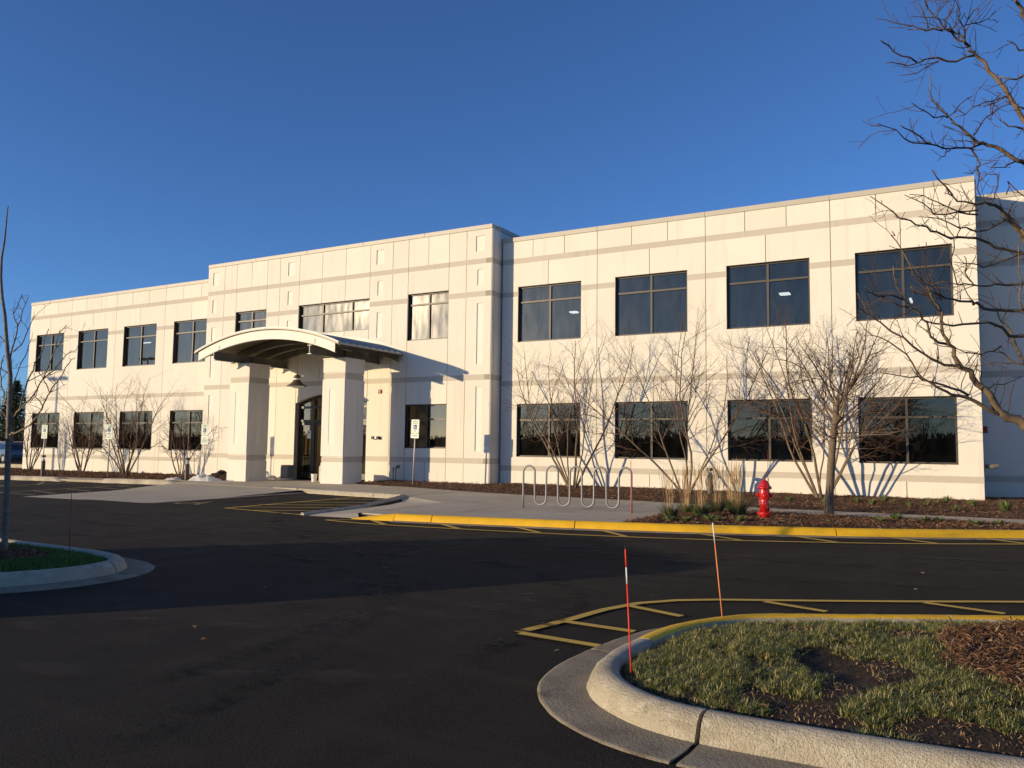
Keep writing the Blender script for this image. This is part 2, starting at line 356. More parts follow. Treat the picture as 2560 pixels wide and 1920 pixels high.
# ramp down to the accessible stall
b = MB(); b.face([(-10.35, 12.2, PZ), (-10.75, 15.65, PZ), (-11.95, 15.2, .012), (-11.5, 12.35, .012)])
b.face([(-10.75, 15.65, PZ), (-12.95, 17.2, PZ), (-12.98, 16.95, .03), (-12.4, 16.3, .012), (-11.95, 15.2, .012)])
b.face([(-10.35, 12.2, PZ), (-11.5, 12.35, .012), (-11.3, 11.85, .010), (-10.1, 11.95, .010)])
b.build('kerb_ramp', CONC)['kind'] = 'structure'
b = MB(); b.tube([(-11.5, 11.9, .012), (-11.9, 14.2, .02), (-12.38, 15.3, .03), (-12.75, 16.4, .05), (-12.98, 17.1, .07)], [.05, .05, .055, .06, .07], 6)
b.build('ramp_edge', CONC)['kind'] = 'structure'
# concrete apron
ap = [(-21.27, 11.95), (-16.57, 12.14), (-16.8, 14.5), (-17.05, 17.62), (-24.6, 19.3), (-24.1, 18.1), (-22.36, 15.11)]
def apron_z(x, y):
    t = max(0, min(1, (y-14.5-(-17-x)*.22)/3.0)); return .008+lot_z(x)+t*(PZ-.014)
apr = grid('apron', -24.8, -16.4, 11.7, 19.5, 84, 78, lambda x, y: apron_z(x, y)-.0, CONC, keep=lambda x, y: inside(ap, x, y))
b = MB()
for p, q in (((-16.9, 15.2), (-22.4, 15.3)), ((-19.2, 12.0), (-20.6, 18.3)), ((-16.75, 13.6), (-21.9, 13.7))):
    n = 12
    for i in range(n):
        P = [p[k]+(q[k]-p[k])*i/n for k in (0, 1)]; Q = [p[k]+(q[k]-p[k])*(i+1)/n for k in (0, 1)]
        d = Vector((Q[1]-P[1], P[0]-Q[0])).normalized()*.012
        b.face([(P[0]-d.x, P[1]-d.y, apron_z(*P)+.004), (Q[0]-d.x, Q[1]-d.y, apron_z(*Q)+.004), (Q[0]+d.x, Q[1]+d.y, apron_z(*Q)+.004), (P[0]+d.x, P[1]+d.y, apron_z(*P)+.004)])
b.build('apron_joint', JOINT)['kind'] = 'structure'
# concrete gutter strip next to the apron
b = MB(); b.face([(-16.57, 12.14, .009), (-16.35, 12.16, .009), (-16.75, 17.5, .012), (-17.05, 17.62, .03), (-16.8, 14.5, .012)]); b.build('gutter', GUTTER)['kind'] = 'structure'
# left walk along the accessible stalls
split_slabs(walk, [(-44, 19.25), (-24.6, 19.3), (-25.0, 20.6), (-25.2, 21.6), (-26.5, 21.15), (-29.7, 20.7), (-44, 21.0)], [-44, -42, -40, -38, -36, -34, -32, -30, -28, -26, -24], [19, 22], lambda x, y: walk_z(x, y))

# ------------------------------------------------------------------ kerbs by sweep
def resample(path, step):
    pts = [Vector(p) for p in path]
    # Catmull-Rom
    out = []
    for i in range(len(pts)-1):
        p0 = pts[max(i-1, 0)]; p1 = pts[i]; p2 = pts[i+1]; p3 = pts[min(i+2, len(pts)-1)]
        n = max(1, int((p2-p1).length/step))
        for k in range(n):
            t = k/n; out.append(.5*((2*p1)+(p2-p0)*t+(2*p0-5*p1+4*p2-p3)*t*t+(3*p1-p0-3*p2+p3)*t**3))
    out.append(pts[-1]); return out
def sweep(name, pts, prof, mats, mis, parent, side=1, ends=0, zf=None, rough=0.0):
    """prof: [(offset outward, z)], side=+1 outward is to the left of the path"""
    b = MB(); n = len(prof); L = len(pts); rows = []
    for i, p in enumerate(pts):
        d = (pts[min(i+1, L-1)]-pts[max(i-1, 0)]).normalized(); nr = Vector((-d.y, d.x))*side
        row = []
        for (o, z) in prof:
            q = p+nr*o; w = 0
            if rough: w = rough*mnoise.noise(Vector((q.x*7, q.y*7, z*9)))
            k = zf(i, L) if zf else 1.0
            row.append((q.x+nr.x*w, q.y+nr.y*w, z*k+w*.5+lot_z(q.x)))
        rows.append(row); b.v += row
    for i in range(L-1):
        for j in range(n-1):
            a = i*n+j; f = (a, a+1, a+n+1, a+n)
            b.f.append(f if side < 0 else f[::-1]); b.mi.append(mis[j])
    for e, off in ((0, 0), (1, (L-1)*n)):
        q = len(b.v); b.v += [b.v[off+j] for j in range(n)]
        b.f.append(tuple(q+j for j in range(n))); b.mi.append(mis[0])
    return b.build(name, mats, parent, smooth=True)
nroot_ = None
def kerb_run(root, path, joints, prof, matf, step=.06, side=1, gap=.008, rough=0.0, gutter_prof=None):
    pts = resample(path, step)
    # cumulative length
    cum = [0]
    for i in range(1, len(pts)): cum.append(cum[-1]+(pts[i]-pts[i-1]).length)
    def at(s):
        for i in range(1, len(pts)):
            if cum[i] >= s: t = (s-cum[i-1])/max(1e-9, cum[i]-cum[i-1]); return pts[i-1].lerp(pts[i], t)
        return pts[-1]
    js = [0]+[min(j, cum[-1]) if j >= 0 else 0 for j in joints]+[cum[-1]]
    for a, c in zip(js[:-1], js[1:]):
        if c-a < .05: continue
        a2 = a+gap; c2 = c-gap
        seg = [at(a2)]+[pts[i] for i in range(len(pts)) if a2 < cum[i] < c2]+[at(c2)]
        for pr, nm, mt in ((prof, 'kerb_segment', matf(a, c)),)+(((gutter_prof, 'gutter_pan', GUTTER),) if gutter_prof else ()):
            yl = mt is YELLOW and root is nroot_
            sweep(nm, seg, pr, [mt, KERB] if yl else [mt], ([1, 1]+[0]*(len(pr)-3)) if yl else [0]*(len(pr)-1), root, side, rough=rough)
    return cum[-1], at
PROF = [(-.012, 0.0), (-.012, .095), (0, .118), (.025, .132), (.075, .134), (.11, .124), (.138, .10), (.158, .06), (.175, .012), (.18, -.03)]
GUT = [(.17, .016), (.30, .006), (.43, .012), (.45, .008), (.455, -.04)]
# near island: path along the planting edge; outward = left of travel direction when going anticlockwise reversed
near_path = [(7.0, 5.1), (3.0, 4.40), (1.4, 4.13), (.13, 4.0), (-.5, 3.945), (-1.0, 3.93), (-1.3, 3.96), (-1.5, 4.05), (-1.68, 4.20), (-1.81, 4.42), (-1.86, 4.72), (-1.86, 5.05), (-1.83, 5.40), (-1.76, 5.74), (-1.62, 6.05), (-1.38, 6.32), (-.9, 6.62), (-.2, 7.04), (.3, 7.33), (3.0, 8.9), (7.0, 11.2)]
near_path = near_path[::-1]
nroot = nroot_ = empty('near_island_kerb', (0, 0, 0), kind='structure')
pts_n = resample([Vector(p) for p in near_path], .06)
cumn = [0]
for i in range(1, len(pts_n)): cumn.append(cumn[-1]+(pts_n[i]-pts_n[i-1]).length)
def s_near(x, y): 
    k = min(range(len(pts_n)), key=lambda i: (pts_n[i]-Vector((x, y))).length); return cumn[k]
sy = s_near(-1.85, 5.12); jn = sorted([s_near(-.2, 7.04), s_near(2.6, 8.7), s_near(-1.15, 3.93), s_near(1.9, 4.2), sy])
def near_mat(a, c): return YELLOW if c <= sy+.02 else KERB
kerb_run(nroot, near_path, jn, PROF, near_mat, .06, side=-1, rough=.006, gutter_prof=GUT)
# left island
left_path = [(-13, 3.45), (-10.4, 3.5), (-9.2, 3.66), (-8.45, 4.0), (-8.05, 4.35), (-7.88, 4.72), (-7.86, 5.05), (-7.96, 5.36), (-8.25, 5.62), (-8.75, 5.74), (-9.6, 5.77), (-13, 5.8)]
lroot = empty('left_island_kerb', (0, 0, 0), kind='structure')
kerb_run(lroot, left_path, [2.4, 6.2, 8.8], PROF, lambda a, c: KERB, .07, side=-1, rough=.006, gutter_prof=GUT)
# yellow kerb along the drive: path = back edge, road side is to the right of travel (+x)
yroot = empty('yellow_kerb', (0, 0, 0), kind='structure')
ypath = [(-9.35, 12.16), (-8.6, 12.27), (-7.45, 12.52), (-6.04, 12.86), (-5.1, 13.12), (-4.0, 13.48), (-2.07, 14.28), (-.8, 14.95), (.65, 15.85), (3.2, 17.3), (7.5, 19.4)]
pl = [Vector(p) for p in ypath]; py_ = resample(pl, .1); cy_ = [0]
for i in range(1, len(py_)): cy_.append(cy_[-1]+(py_[i]-py_[i-1]).length)
def s_y(x): return cy_[min(range(len(py_)), key=lambda i: abs(py_[i].x-x))]
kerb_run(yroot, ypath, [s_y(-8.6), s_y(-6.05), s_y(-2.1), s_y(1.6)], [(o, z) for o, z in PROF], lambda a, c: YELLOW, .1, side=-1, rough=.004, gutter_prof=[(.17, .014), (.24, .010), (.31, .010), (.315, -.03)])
# tapered start of the yellow kerb
b = MB()
pa = [Vector((-10.25, 12.02)), Vector((-9.8, 12.08)), Vector((-9.36, 12.158))]
sweep('kerb_segment', pa, [(-.01, 0), (0, .118), (.03, .132), (.09, .132), (.15, .08), (.18, .0), (.185, -.02)], [YELLOW], [0]*6, yroot, -1, zf=lambda i, L: (.12, .62, 1.0)[i])
# plain kerb by the accessible stall
kroot = empty('stall_kerb', (0, 0, 0), kind='structure')
kerb_run(kroot, [(-17.25, 17.74), (-15.6, 17.5), (-14.3, 17.40), (-13.05, 17.24)], [.3, 3.2], [(-.01, .02), (0, .105), (.02, .125), (.10, .125), (.14, .09), (.17, .0), (.175, -.02)], lambda a, c: KERB, .15, side=-1, rough=.004)
b = MB(); b.prism([(-18.6, 17.98), (-17.27, 17.60), (-17.27, 17.78), (-18.6, 18.1)], 0.0, lambda x, y: .09+.03*(x+18.6)/1.33); b.build('kerb_segment', KERB, kroot)
# left kerbs in front of the accessible stalls
k2 = empty('left_stall_kerb', (0, 0, 0), kind='structure')
for x0, x1 in ((-36.4, -31.3), (-29.4, -24.4)):
    pp = [Vector((x0+(x1-x0)*i/24, 19.32+.06*math.sin(i))) for i in range(25)]
    zf = lambda i, L: max(.15, min(1, i/4, (L-1-i)/4))
    sweep('kerb_segment', pp, [(-.35, .06), (-.34, .15), (0, .17), (.12, .165), (.17, .12), (.22, .0), (.225, -.03)], [KERB], [0]*6, k2, -1, zf=zf, rough=.006)

# ------------------------------------------------------------------ paint on the asphalt
def stripe(path, w=.095, m_=STRIPE, root=None, z=.012):
    b = MB(); pts = [Vector(p) for p in path]
    if len(pts) > 2: pts = resample(pts, .25)
    else:
        n = max(1, int((pts[1]-pts[0]).length/.5)); pts = [pts[0].lerp(pts[1], i/n) for i in range(n+1)]
    L = []
    for i, p in enumerate(pts):
        d = (pts[min(i+1, len(pts)-1)]-pts[max(i-1, 0)]).normalized(); nr = Vector((-d.y, d.x))*w/2
        zz = z+lot_z(p.x); L.append(((p.x+nr.x, p.y+nr.y, zz), (p.x-nr.x, p.y-nr.y, zz)))
    for i in range(len(L)-1): b.face([L[i][1], L[i+1][1], L[i+1][0], L[i][0]])
    return b.build('painted_stripe', m_, root)
m1 = empty('drive_marking', (0, 0, 0), kind='structure')
stripe([(-10.4, 11.36), (-9.65, 11.24), (-8.6, 11.30), (-7.51, 11.44), (-6.11, 11.66), (-4.73, 11.98), (-3.4, 12.42), (-1.93, 13.08), (-.79, 13.72), (.6, 14.66), (3, 16.2)], .09, root=m1)
stripe([(-10.4, 11.36), (-9.72, 11.84)], .07, root=m1, z=.014)
for a, c in (((-9.68, 11.82), (-8.98, 11.30)), ((-8.32, 12.02), (-7.54, 11.46)), ((-6.93, 12.3), (-6.14, 11.7)), ((-5.47, 12.66), (-4.78, 12.0)), ((-3.95, 13.12), (-3.15, 12.56)), ((-2.6, 13.7), (-1.86, 13.15)), ((-1.2, 14.4), (-.55, 13.92)), ((.1, 15.2), (.6, 14.75))):
    stripe([a, c], .10, root=m1, z=.014)
m2 = empty('island_marking', (0, 0, 0), kind='structure')
stripe([(-2.96, 5.31), (-2.90, 5.6), (-2.83, 5.95), (-2.76, 6.45), (-2.62, 6.88), (-2.38, 7.2), (-2.09, 7.43), (-1.32, 7.88), (-.47, 8.40), (.34, 8.92), (2.5, 10.2)], .085, root=m2)
for a, c in (((-2.93, 5.29), (-2.28, 5.24)), ((-2.83, 5.83), (-2.24, 5.79)), ((-2.66, 6.72), (-2.12, 6.53)), ((-1.69, 7.58), (-1.14, 7.40)), ((-.45, 8.34), (.17, 8.16)), ((1.0, 9.15), (1.5, 8.9))):
    stripe([a, c], .085, root=m2, z=.014)
m3 = empty('accessible_stall_marking', (0, 0, 0), kind='structure')
stripe([(-13.98, 12.17), (-14.2, 14.2), (-14.42, 17.1)], .09, root=m3)
stripe([(-14.0, 12.17), (-11.53, 11.9)], .09, root=m3, z=.014)
for a, c in (((-14.38, 15.8), (-13.3, 16.7)), ((-14.3, 14.5), (-12.6, 15.6)), ((-14.2, 13.3), (-12.2, 14.8)), ((-14.1, 12.5), (-11.9, 13.9)), ((-13.1, 12.15), (-11.75, 12.95))):
    stripe([a, c], .085, root=m3, z=.014)
m4 = empty('left_stall_marking', (0, 0, 0), kind='structure')
for a, c in (((-24.0, 12.85), (-26.0, 18.9)), ((-27.6, 13.5), (-29.6, 18.9)), ((-31.2, 14.0), (-33.2, 18.9)), ((-34.8, 14.4), (-36.6, 18.9)), ((-24.0, 12.85), (-21.7, 12.6)), ((-24.3, 14.0), (-22.2, 13.4)), ((-24.6, 15.2), (-22.6, 14.7)), ((-25.0, 16.4), (-23.2, 16.0)), ((-25.4, 17.5), (-24.0, 17.1)), ((-27.6, 13.5), (-29.0, 14.6)), ((-28.0, 14.9), (-30.2, 16.6)), ((-28.6, 16.6), (-31.2, 18.4)), ((-27.6, 13.5), (-31.2, 14.0)), ((-31.2, 14.0), (-34.8, 14.4))):
    stripe([a, c], .09, STRIPEF, root=m4)

# wheelchair symbol, drawn as thin raised geometry (used on the stall and on the signs)
def isa_polys():
    P = []
    P.append([(.0+.075*math.cos(t*math.pi/6), .86+.075*math.sin(t*math.pi/6)) for t in range(12)])
    def thick(pts, w):
        pts = [Vector(p) for p in pts]
        for a, c in zip(pts[:-1], pts[1:]):
            d = (c-a).normalized(); n = Vector((-d.y, d.x))*w/2; e = d*w*.3
            P.append([tuple(a-e-n), tuple(c+e-n), tuple(c+e+n), tuple(a-e+n)])
    thick([(.0, .74), (.04, .42), (.33, .40), (.45, .12), (.55, .15)], .085)
    thick([(.02, .62), (.27, .60)], .07)
    arc = [(.06+.29*math.cos(a), .27+.29*math.sin(a)) for a in [math.radians(d) for d in range(112, 345, 14)]]
    thick(arc, .07)
    return P
ISA = isa_polys()
b = MB()
for k, p in enumerate(ISA):
    b.face([(-15.75+(x*.95), 12.35+(y*1.05), .012+.0006*k) for x, y in p])
b.build('wheelchair_symbol', STRIPEF, m3)

# tyre scuffs, pour seams and stains printed flat on the asphalt
SCUFF = mat('tyre_scuff', (.007, .0065, .006), .8, alpha=((2.2, 9, 1), .46, .66, .75))
PALE = mat('dusty_track', (.085, .072, .056), .9, alpha=((1.1, 3.5, 1), .50, .74, .42))
SEAM = mat('asphalt_seam', (.10, .088, .07), .9, alpha=((9, 9, 1), .48, .60, .8))
def flat(name, path, w, m_, z): 
    b = MB(); pts = resample([Vector(p) for p in path], .4); L = []
    for i, p in enumerate(pts):
        d = (pts[min(i+1, len(pts)-1)]-pts[max(i-1, 0)]).normalized(); nr = Vector((-d.y, d.x))*w/2*(.75+.5*mnoise.noise(Vector((p.x, p.y, w*9))))
        L.append(((p.x+nr.x, p.y+nr.y, z+lot_z(p.x)), (p.x-nr.x, p.y-nr.y, z+lot_z(p.x))))
    for i in range(len(L)-1): b.face([L[i][1], L[i+1][1], L[i+1][0], L[i][0]])
    o = b.build(name, m_); o['kind'] = 'structure'; return o
for k, (pth, w) in enumerate((([(-14, 8.4), (-9, 9.1), (-5.5, 8.6), (-3.2, 6.9), (-2.9, 4.5)], .24), ([(-14, 7.0), (-9, 7.6), (-6.3, 7.0), (-4.6, 5.6), (-4.1, 3.0)], .24), ([(-20, 10.6), (-12, 9.9), (-6, 9.7), (-1, 10.8), (4, 13.5)], .2),
        ([(-20, 9.2), (-12, 8.6), (-6, 8.3), (-1, 9.2), (4, 11.6)], .2), ([(-13, 14.8), (-11.0, 10.8), (-7.5, 9.2), (-3, 9.7)], .17), ([(-12.2, 12.0), (-9.8, 9.6), (-6.5, 7.9), (-4.4, 5.5), (-3.4, 2.4)], .17))):
    flat('tyre_mark', pth, w, SCUFF, .0135+.0004*k)
for k, (pth, w) in enumerate((([(-15, 10.2), (-9, 10.1), (-4, 10.6), (1, 12.2)], 1.1), ([(-8.2, 2.2), (-5.4, 4.0), (-3.6, 6.0), (-2.8, 8.4), (-3.3, 10.4)], .7), ([(-6.5, 2.4), (-3.9, 3.3), (-2.9, 4.1)], .35), ([(-24, 11.2), (-17, 10.8), (-10, 10.6)], .9))):
    flat('dust_streak', pth, w, PALE, .0105+.0004*k)
flat('pavement_seam', [(-8.6, 6.4), (-6.88, 6.2), (-5.82, 6.25), (-4.89, 6.36), (-3.6, 6.75)], .03, SEAM, .0165); flat('pavement_seam', [(-30, 11.3), (-17, 10.9), (-8, 10.7), (-2, 11.5), (5, 14.3)], .025, SEAM, .0167)

# ------------------------------------------------------------------ office building
W0 = 24.5; B0 = 23.86; MOD = 3.655; XR = .166
XBL, XBR = -29.04, -14.5; CX = -21.785
bld = empty('office_building', (CX, 26, 0), 'long two-storey cream concrete office building with taupe bands, dark windows and an arched entrance canopy', 'building')
bld.location = (0, 0, 0)
def hf(name, x0, x1, z0, z1, y, feats, thick, m_, parent=bld, axis='y', mats=None):
    """panel facing -y (axis 'y') as a height field; feats=[(xa,xb,za,zb,depth|None)]"""
    xs = sorted({x0, x1, *[f[0] for f in feats], *[f[1] for f in feats]}); zs = sorted({z0, z1, *[f[2] for f in feats], *[f[3] for f in feats]})
    xs = [x for x in xs if x0 <= x <= x1]; zs = [z for z in zs if z0 <= z <= z1]
    nx, nz = len(xs)-1, len(zs)-1; D = {}
    for i in range(nx):
        for j in range(nz):
            cx = (xs[i]+xs[i+1])/2; cz = (zs[j]+zs[j+1])/2; d = 0.0
            for f in feats:
                if f[0] < cx < f[1] and f[2] < cz < f[3]: d = thick if f[4] is None else f[4]
            D[i, j] = d
    b = MB()
    P = (lambda x, d, z: (x, y+d, z)) if axis == 'y' else (lambda x, d, z: (y-d, x, z))
    for (i, j), d in D.items():
        if d < thick: b.face([P(xs[i], d, zs[j]), P(xs[i+1], d, zs[j]), P(xs[i+1], d, zs[j+1]), P(xs[i], d, zs[j+1])], 1 if 0 < d < .03 else 0)
        e = D.get((i+1, j), thick)
        if e != d: b.face([P(xs[i+1], d, zs[j]), P(xs[i+1], e, zs[j]), P(xs[i+1], e, zs[j+1]), P(xs[i+1], d, zs[j+1])])
        e = D.get((i, j+1), thick)
        if e != d: b.face([P(xs[i], d, zs[j+1]), P(xs[i+1], d, zs[j+1]), P(xs[i+1], e, zs[j+1]), P(xs[i], e, zs[j+1])])
        if i == 0 and d < thick: b.face([P(xs[0], thick, zs[j]), P(xs[0], d, zs[j]), P(xs[0], d, zs[j+1]), P(xs[0], thick, zs[j+1])])
        if j == 0 and d < thick: b.face([P(xs[i], thick, zs[0]), P(xs[i+1], thick, zs[0]), P(xs[i+1], d, zs[0]), P(xs[i], d, zs[0])])
    return b.build(name, [m_, INSET] if any(f[4] and f[4] < .03 for f in feats) else m_, parent)
PT = .032   # panels stand this far proud of the joint backing
G = .011    # half joint
def panel(x0, x1, z0, z1, y, feats=(), m_=None, name='wall_panel', axis='y', gx=G, gz=0.0, parent=bld, t=PT):
    return hf(name, x0+gx, x1-gx, z0+gz, z1-gz, y, list(feats), t, m_ or WALL, parent, axis)
def band(x0, x1, z0, z1, y, axis='y', gx=G*.6, parent=bld): return panel(x0, x1, z0, z1, y+(.006 if axis == 'y' else -.006), (), BAND, 'wall_band', axis, gx, 0, parent, PT-.006)
def coping(x0, x1, z0, z1, y, axis='y'):
    if axis == 'y': return box('coping', x0+.003, x1-.003, y-.03, y+.30, z0, z1, COPE, bld, bevel=.008)
    return box('coping', y-.30, y+.03, x0+.003, x1-.003, z0, z1, COPE, bld, bevel=.008)

def window(x0, x1, z0, z1, y, mull, trans, gm, lit=0, rec=.10):
    """frame with mullions and one pane per opening"""
    b = MB(); fwd = .055; d0 = y+rec; d1 = d0+.10
    b.box(x0, x0+fwd, d0, d1, z0, z1); b.box(x1-fwd, x1, d0, d1, z0, z1)
    b.box(x0+fwd, x1-fwd, d0+.002, d1, z0, z0+fwd); b.box(x0+fwd, x1-fwd, d0+.002, d1, z1-fwd, z1)
    # reveal lining (slightly inside the wall opening)
    b.box(x0-.004, x0+.012, y+.012, d0-.001, z0, z1); b.box(x1-.012, x1+.004, y+.012, d0-.001, z0, z1)
    b.box(x0-.004, x1+.004, y+.012, d0-.001, z1-.012, z1+.004); b.box(x0-.004, x1+.004, y+.010, d0-.001, z0-.004, z0+.014)
    xs = [x0]+list(mull)+[x1]
    for m in mull: b.box(m-.032, m+.032, d0-.004, d1, z0+fwd, z1-fwd)
    for i in range(len(xs)-1):
        a = xs[i]+(.032 if i else fwd); c = xs[i+1]-(.032 if i < len(xs)-2 else fwd)
        b.box(a, c, d0-.001, d1, trans-.03, trans+.03)
    w = b.build('window', FRAME, bld)
    for i in range(len(xs)-1):
        a = xs[i]+(.032 if i else fwd); c = xs[i+1]-(.032 if i < len(xs)-2 else fwd)
        for za, zb in ((z0+fwd, trans-.03), (trans+.03, z1-fwd)):
            p = MB(); p.face([(a-.01, d0+.045, za-.01), (c+.01, d0+.045, za-.01), (c+.01, d0+.045, zb+.01), (a-.01, d0+.045, zb+.01)]); o = p.build('pane', gm, w)
    return w

# wings -----------------------------------------------------------------
ZB = -.35
ZR = dict(top=8.80, cap=8.645, A1=8.035, A0=7.845, uh=7.024, B1=6.86, B0=6.68, us=5.06, C1=3.715, C0=3.53, lh=2.907, ls=1.08, D1=.777, D0=.60)
def wing(xa, n):
    z = ZR; y = W0
    feats = []
    for k in range(n):
        m0 = xa+k*MOD; wa = m0+.645; wb = wa+2.43
        feats += [(wa, wb, z['us'], z['uh'], None), (wa, wb, z['ls'], z['lh'], None)]
    hf('wall', xa+.03, xa+n*MOD-.03, ZB, z['cap'], y+PT, feats, .26, JOINT)
    for k in range(n):
        m0 = xa+k*MOD; m1 = m0+MOD; mc = (m0+m1)/2; wa = m0+.645; wb = wa+2.43
        for i in range(3): panel(m0+i*MOD/3, m0+(i+1)*MOD/3, z['A1'], z['cap'], y)
        band(m0, m1, z['A0'], z['A1'], y)
        panel(m0, mc, z['B1'], z['A0'], y, [(wa, mc+1, z['B1'], z['uh'], None)]); panel(mc, m1, z['B1'], z['A0'], y, [(mc-1, wb, z['B1'], z['uh'], None)])
        band(m0, wa+G, z['B0'], z['B1'], y); band(wb-G, m1, z['B0'], z['B1'], y)
        panel(m0, m1, z['C1'], z['B0'], y, [(wa, wb, z['us'], z['B0']+1, None)])
        band(m0, m1, z['C0'], z['C1'], y)
        panel(m0, m1, z['D1'], z['C0'], y, [(wa, wb, z['ls'], z['lh'], None)])
        band(m0, m1, z['D0'], z['D1'], y)
        panel(m0, mc, ZB, z['D0'], y); panel(mc, m1, ZB, z['D0'], y)
        coping(m0, m1, z['cap'], z['top'], y)
        window(wa, wb, z['us'], z['uh'], y, [(wa+wb)/2], 6.47, GLASSU)
        window(wa, wb, z['ls'], z['lh'], y, [(wa+wb)/2], 2.35, GLASS)
wing(XR-4*MOD, 4)
wing(XBL-4*MOD, 4)
XL = XBL-4*MOD
# ends of the wings and the recessed annex on the right
def side_wall(x, ya, yb, z, face=1):
    """wall facing +x"""
    b = MB(); b.box(x-.26, x-PT, ya, yb, ZB, z['cap']); b.build('wall', JOINT, bld)
    for za, zb in ((z['A1'], z['cap']), (z['B1'], z['A0']), (z['C1'], z['B0']), (z['D1'], z['C0']), (ZB, z['D0'])): panel(ya, yb, za, zb, x, axis='x')
    for za, zb in ((z['A0'], z['A1']), (z['B0'], z['B1']), (z['C0'], z['C1']), (z['D0'], z['D1'])): band(ya, yb, za, zb, x, axis='x')
side_wall(XR, W0+.02, 26.5, ZR); coping(W0+.3, 26.5, ZR['cap'], ZR['top'], XR, 'x')
def annex(xa, n):
    z = ZR; y = 26.5
    box('wall', xa-.3, xa+n*MOD, y+PT, y+.28, ZB, z['cap'], JOINT, bld)
    for k in range(n):
        m0 = xa+k*MOD if k else xa-.25; m1 = xa+(k+1)*MOD
        for za, zb in ((z['A1'], z['cap']), (z['B1'], z['A0']), (z['C1'], z['B0']), (z['D1'], z['C0']), (ZB, z['D0'])): panel(m0, m1, za, zb, y)
        for za, zb in ((z['A0'], z['A1']), (z['B0'], z['B1']), (z['C0'], z['C1']), (z['D0'], z['D1'])): band(m0, m1, za, zb, y)
        coping(m0, m1, z['cap'], z['top'], y)
annex(XR, 4)
box('wall', XL-.003, XL+.25, W0+.28, 46, ZB, ZR['cap'], WALL, bld); box('coping', XL-.03, XL+.3, W0+.3, 46, ZR['cap'], ZR['top'], COPE, bld)
# centre block --------------------------------------------------------------
ZC = dict(top=9.22, cap=9.07, A1=8.02, A0=7.84, B1=6.86, B0=6.67, C1=3.92, C0=3.73, D1=1.01, D0=.82)
y = B0; z = ZC
o1, o2, o3, o4, o5, o6, o7, o8 = 7.27, 6.22, 5.47, 4.56, 3.65, 2.92, 1.83, .61
HOLES = [(CX+o7*1+1.83, CX+o3, 5.265, 7.01, None), (CX-o3, CX-o5, 5.265, 7.01, None), (CX-o7, CX+o7, 5.81, 7.02, None),
         (CX+o5, CX+o3, 1.33, 2.92, None), (CX-o3, CX-o5, 1.33, 2.92, None), (CX-o7, CX+o7, ZB, 3.35, None)]
HOLES[0] = (CX+o5, CX+o3, 5.265, 7.01, None)
hf('wall', XBL+.03, XBR-.03, ZB, z['cap'], y+PT, HOLES, .26, JOINT)
cuts = sorted([s*o for o in (o1, o2, o3, o4, o5, o6, o7, o8) for s in (-1, 1)])
DI = .028
def inset(c, w, za, zb): return (CX+c-w/2, CX+c+w/2, za, zb, DI)
for a, c in zip(cuts[:-1], cuts[1:]):       # parapet row
    f = []
    for s in (-1, 1):
        if a < s*6.75 < c: f.append(inset(s*6.78, .36, 8.29, 8.84))
        if a < s*2.24 < c: f.append(inset(s*2.30, .36, 8.29, 8.84))
    panel(CX+a, CX+c, z['A1'], z['cap'], y, f)
full = [-o1, -o3, -o5, -o7, o7, o5, o3, o1]
for a, c in zip(full[:-1], full[1:]): band(CX+a, CX+c, z['A0'], z['A1'], y)
row2 = sorted([s*o for o in (o1, o2, o3, o5, o6, o7, o8) for s in (-1, 1)])
WIN = [(CX+o5, CX+o3), (CX-o3, CX-o5), (CX-o7, CX+o7)]
for a, c in zip(row2[:-1], row2[1:]):
    f = []
    for s in (-1, 1):
        if a < s*6.75 < c: f.append(inset(s*6.81, .26, 7.08, 7.64))
        if a < s*2.3 < c: f.append(inset(s*2.33, .26, 7.08, 7.64))
    m = (a+c)/2
    lo = 7.01 if o5 < abs(m) < o3 else (7.02 if abs(m) < o7 else z['B1'])
    panel(CX+a, CX+c, lo, z['A0'], y, f)
for a, c in ((-o1, -o3), (-o5, -o7), (o7, o5), (o3, o1)): band(CX+a, CX+c, z['B0'], z['B1'], y)
row3 = sorted([s*o for o in (o1, o2, o3, o5, o6, o7) for s in (-1, 1)]+[-.61, .61])
for a, c in zip(row3[:-1], row3[1:]):
    m = abs((a+c)/2); f = []; s = 1 if a+c > 0 else -1
    hi = 5.265 if o5 < m < o3 else (5.81 if m < o7 else z['B0'])
    if o2 < m: f.append(inset(s*6.81, .26, 4.28, 6.44))
    if o7 < m < o6: f.append(inset(s*2.33, .26, 5.47, 6.44))
    panel(CX+a, CX+c, z['C1'], hi, y, f)
for a, c in zip(full[:-1], full[1:]): band(CX+a, CX+c, z['C0'], z['C1'], y)
row4 = sorted([s*o for o in (o1, o2, o3, o5, o6, o7) for s in (-1, 1)])
for a, c in zip(row4[:-1], row4[1:]):
    m = abs((a+c)/2); s = 1 if a+c > 0 else -1
    if m < o7: continue
    f = []
    if o2 < m: f.append(inset(s*6.81, .26, 1.25, 3.49))
    if o5 < m < o3: f.append((CX+a-1, CX+c+1, 1.33, 2.92, None))
    if o5 < m < o3:
        panel(CX+a, CX+c, 2.92, z['C0'], y); panel(CX+a, CX+c, z['D1'], 1.33, y)
    else: panel(CX+a, CX+c, z['D1'], z['C0'], y, f)
for a, c in ((-o1, -o3), (-o3, -o5), (-o5, -o7), (o7, o5), (o5, o3), (o3, o1)): band(CX+a, CX+c, z['D0'], z['D1'], y)
row5 = sorted([s*o for o in (o1, o2, o3, o4, o5, o6, o7) for s in (-1, 1)])
for a, c in zip(row5[:-1], row5[1:]):
    if abs(a+c)/2 < o7: continue
    panel(CX+a, CX+c, ZB, z['D0'], y)
n = 5
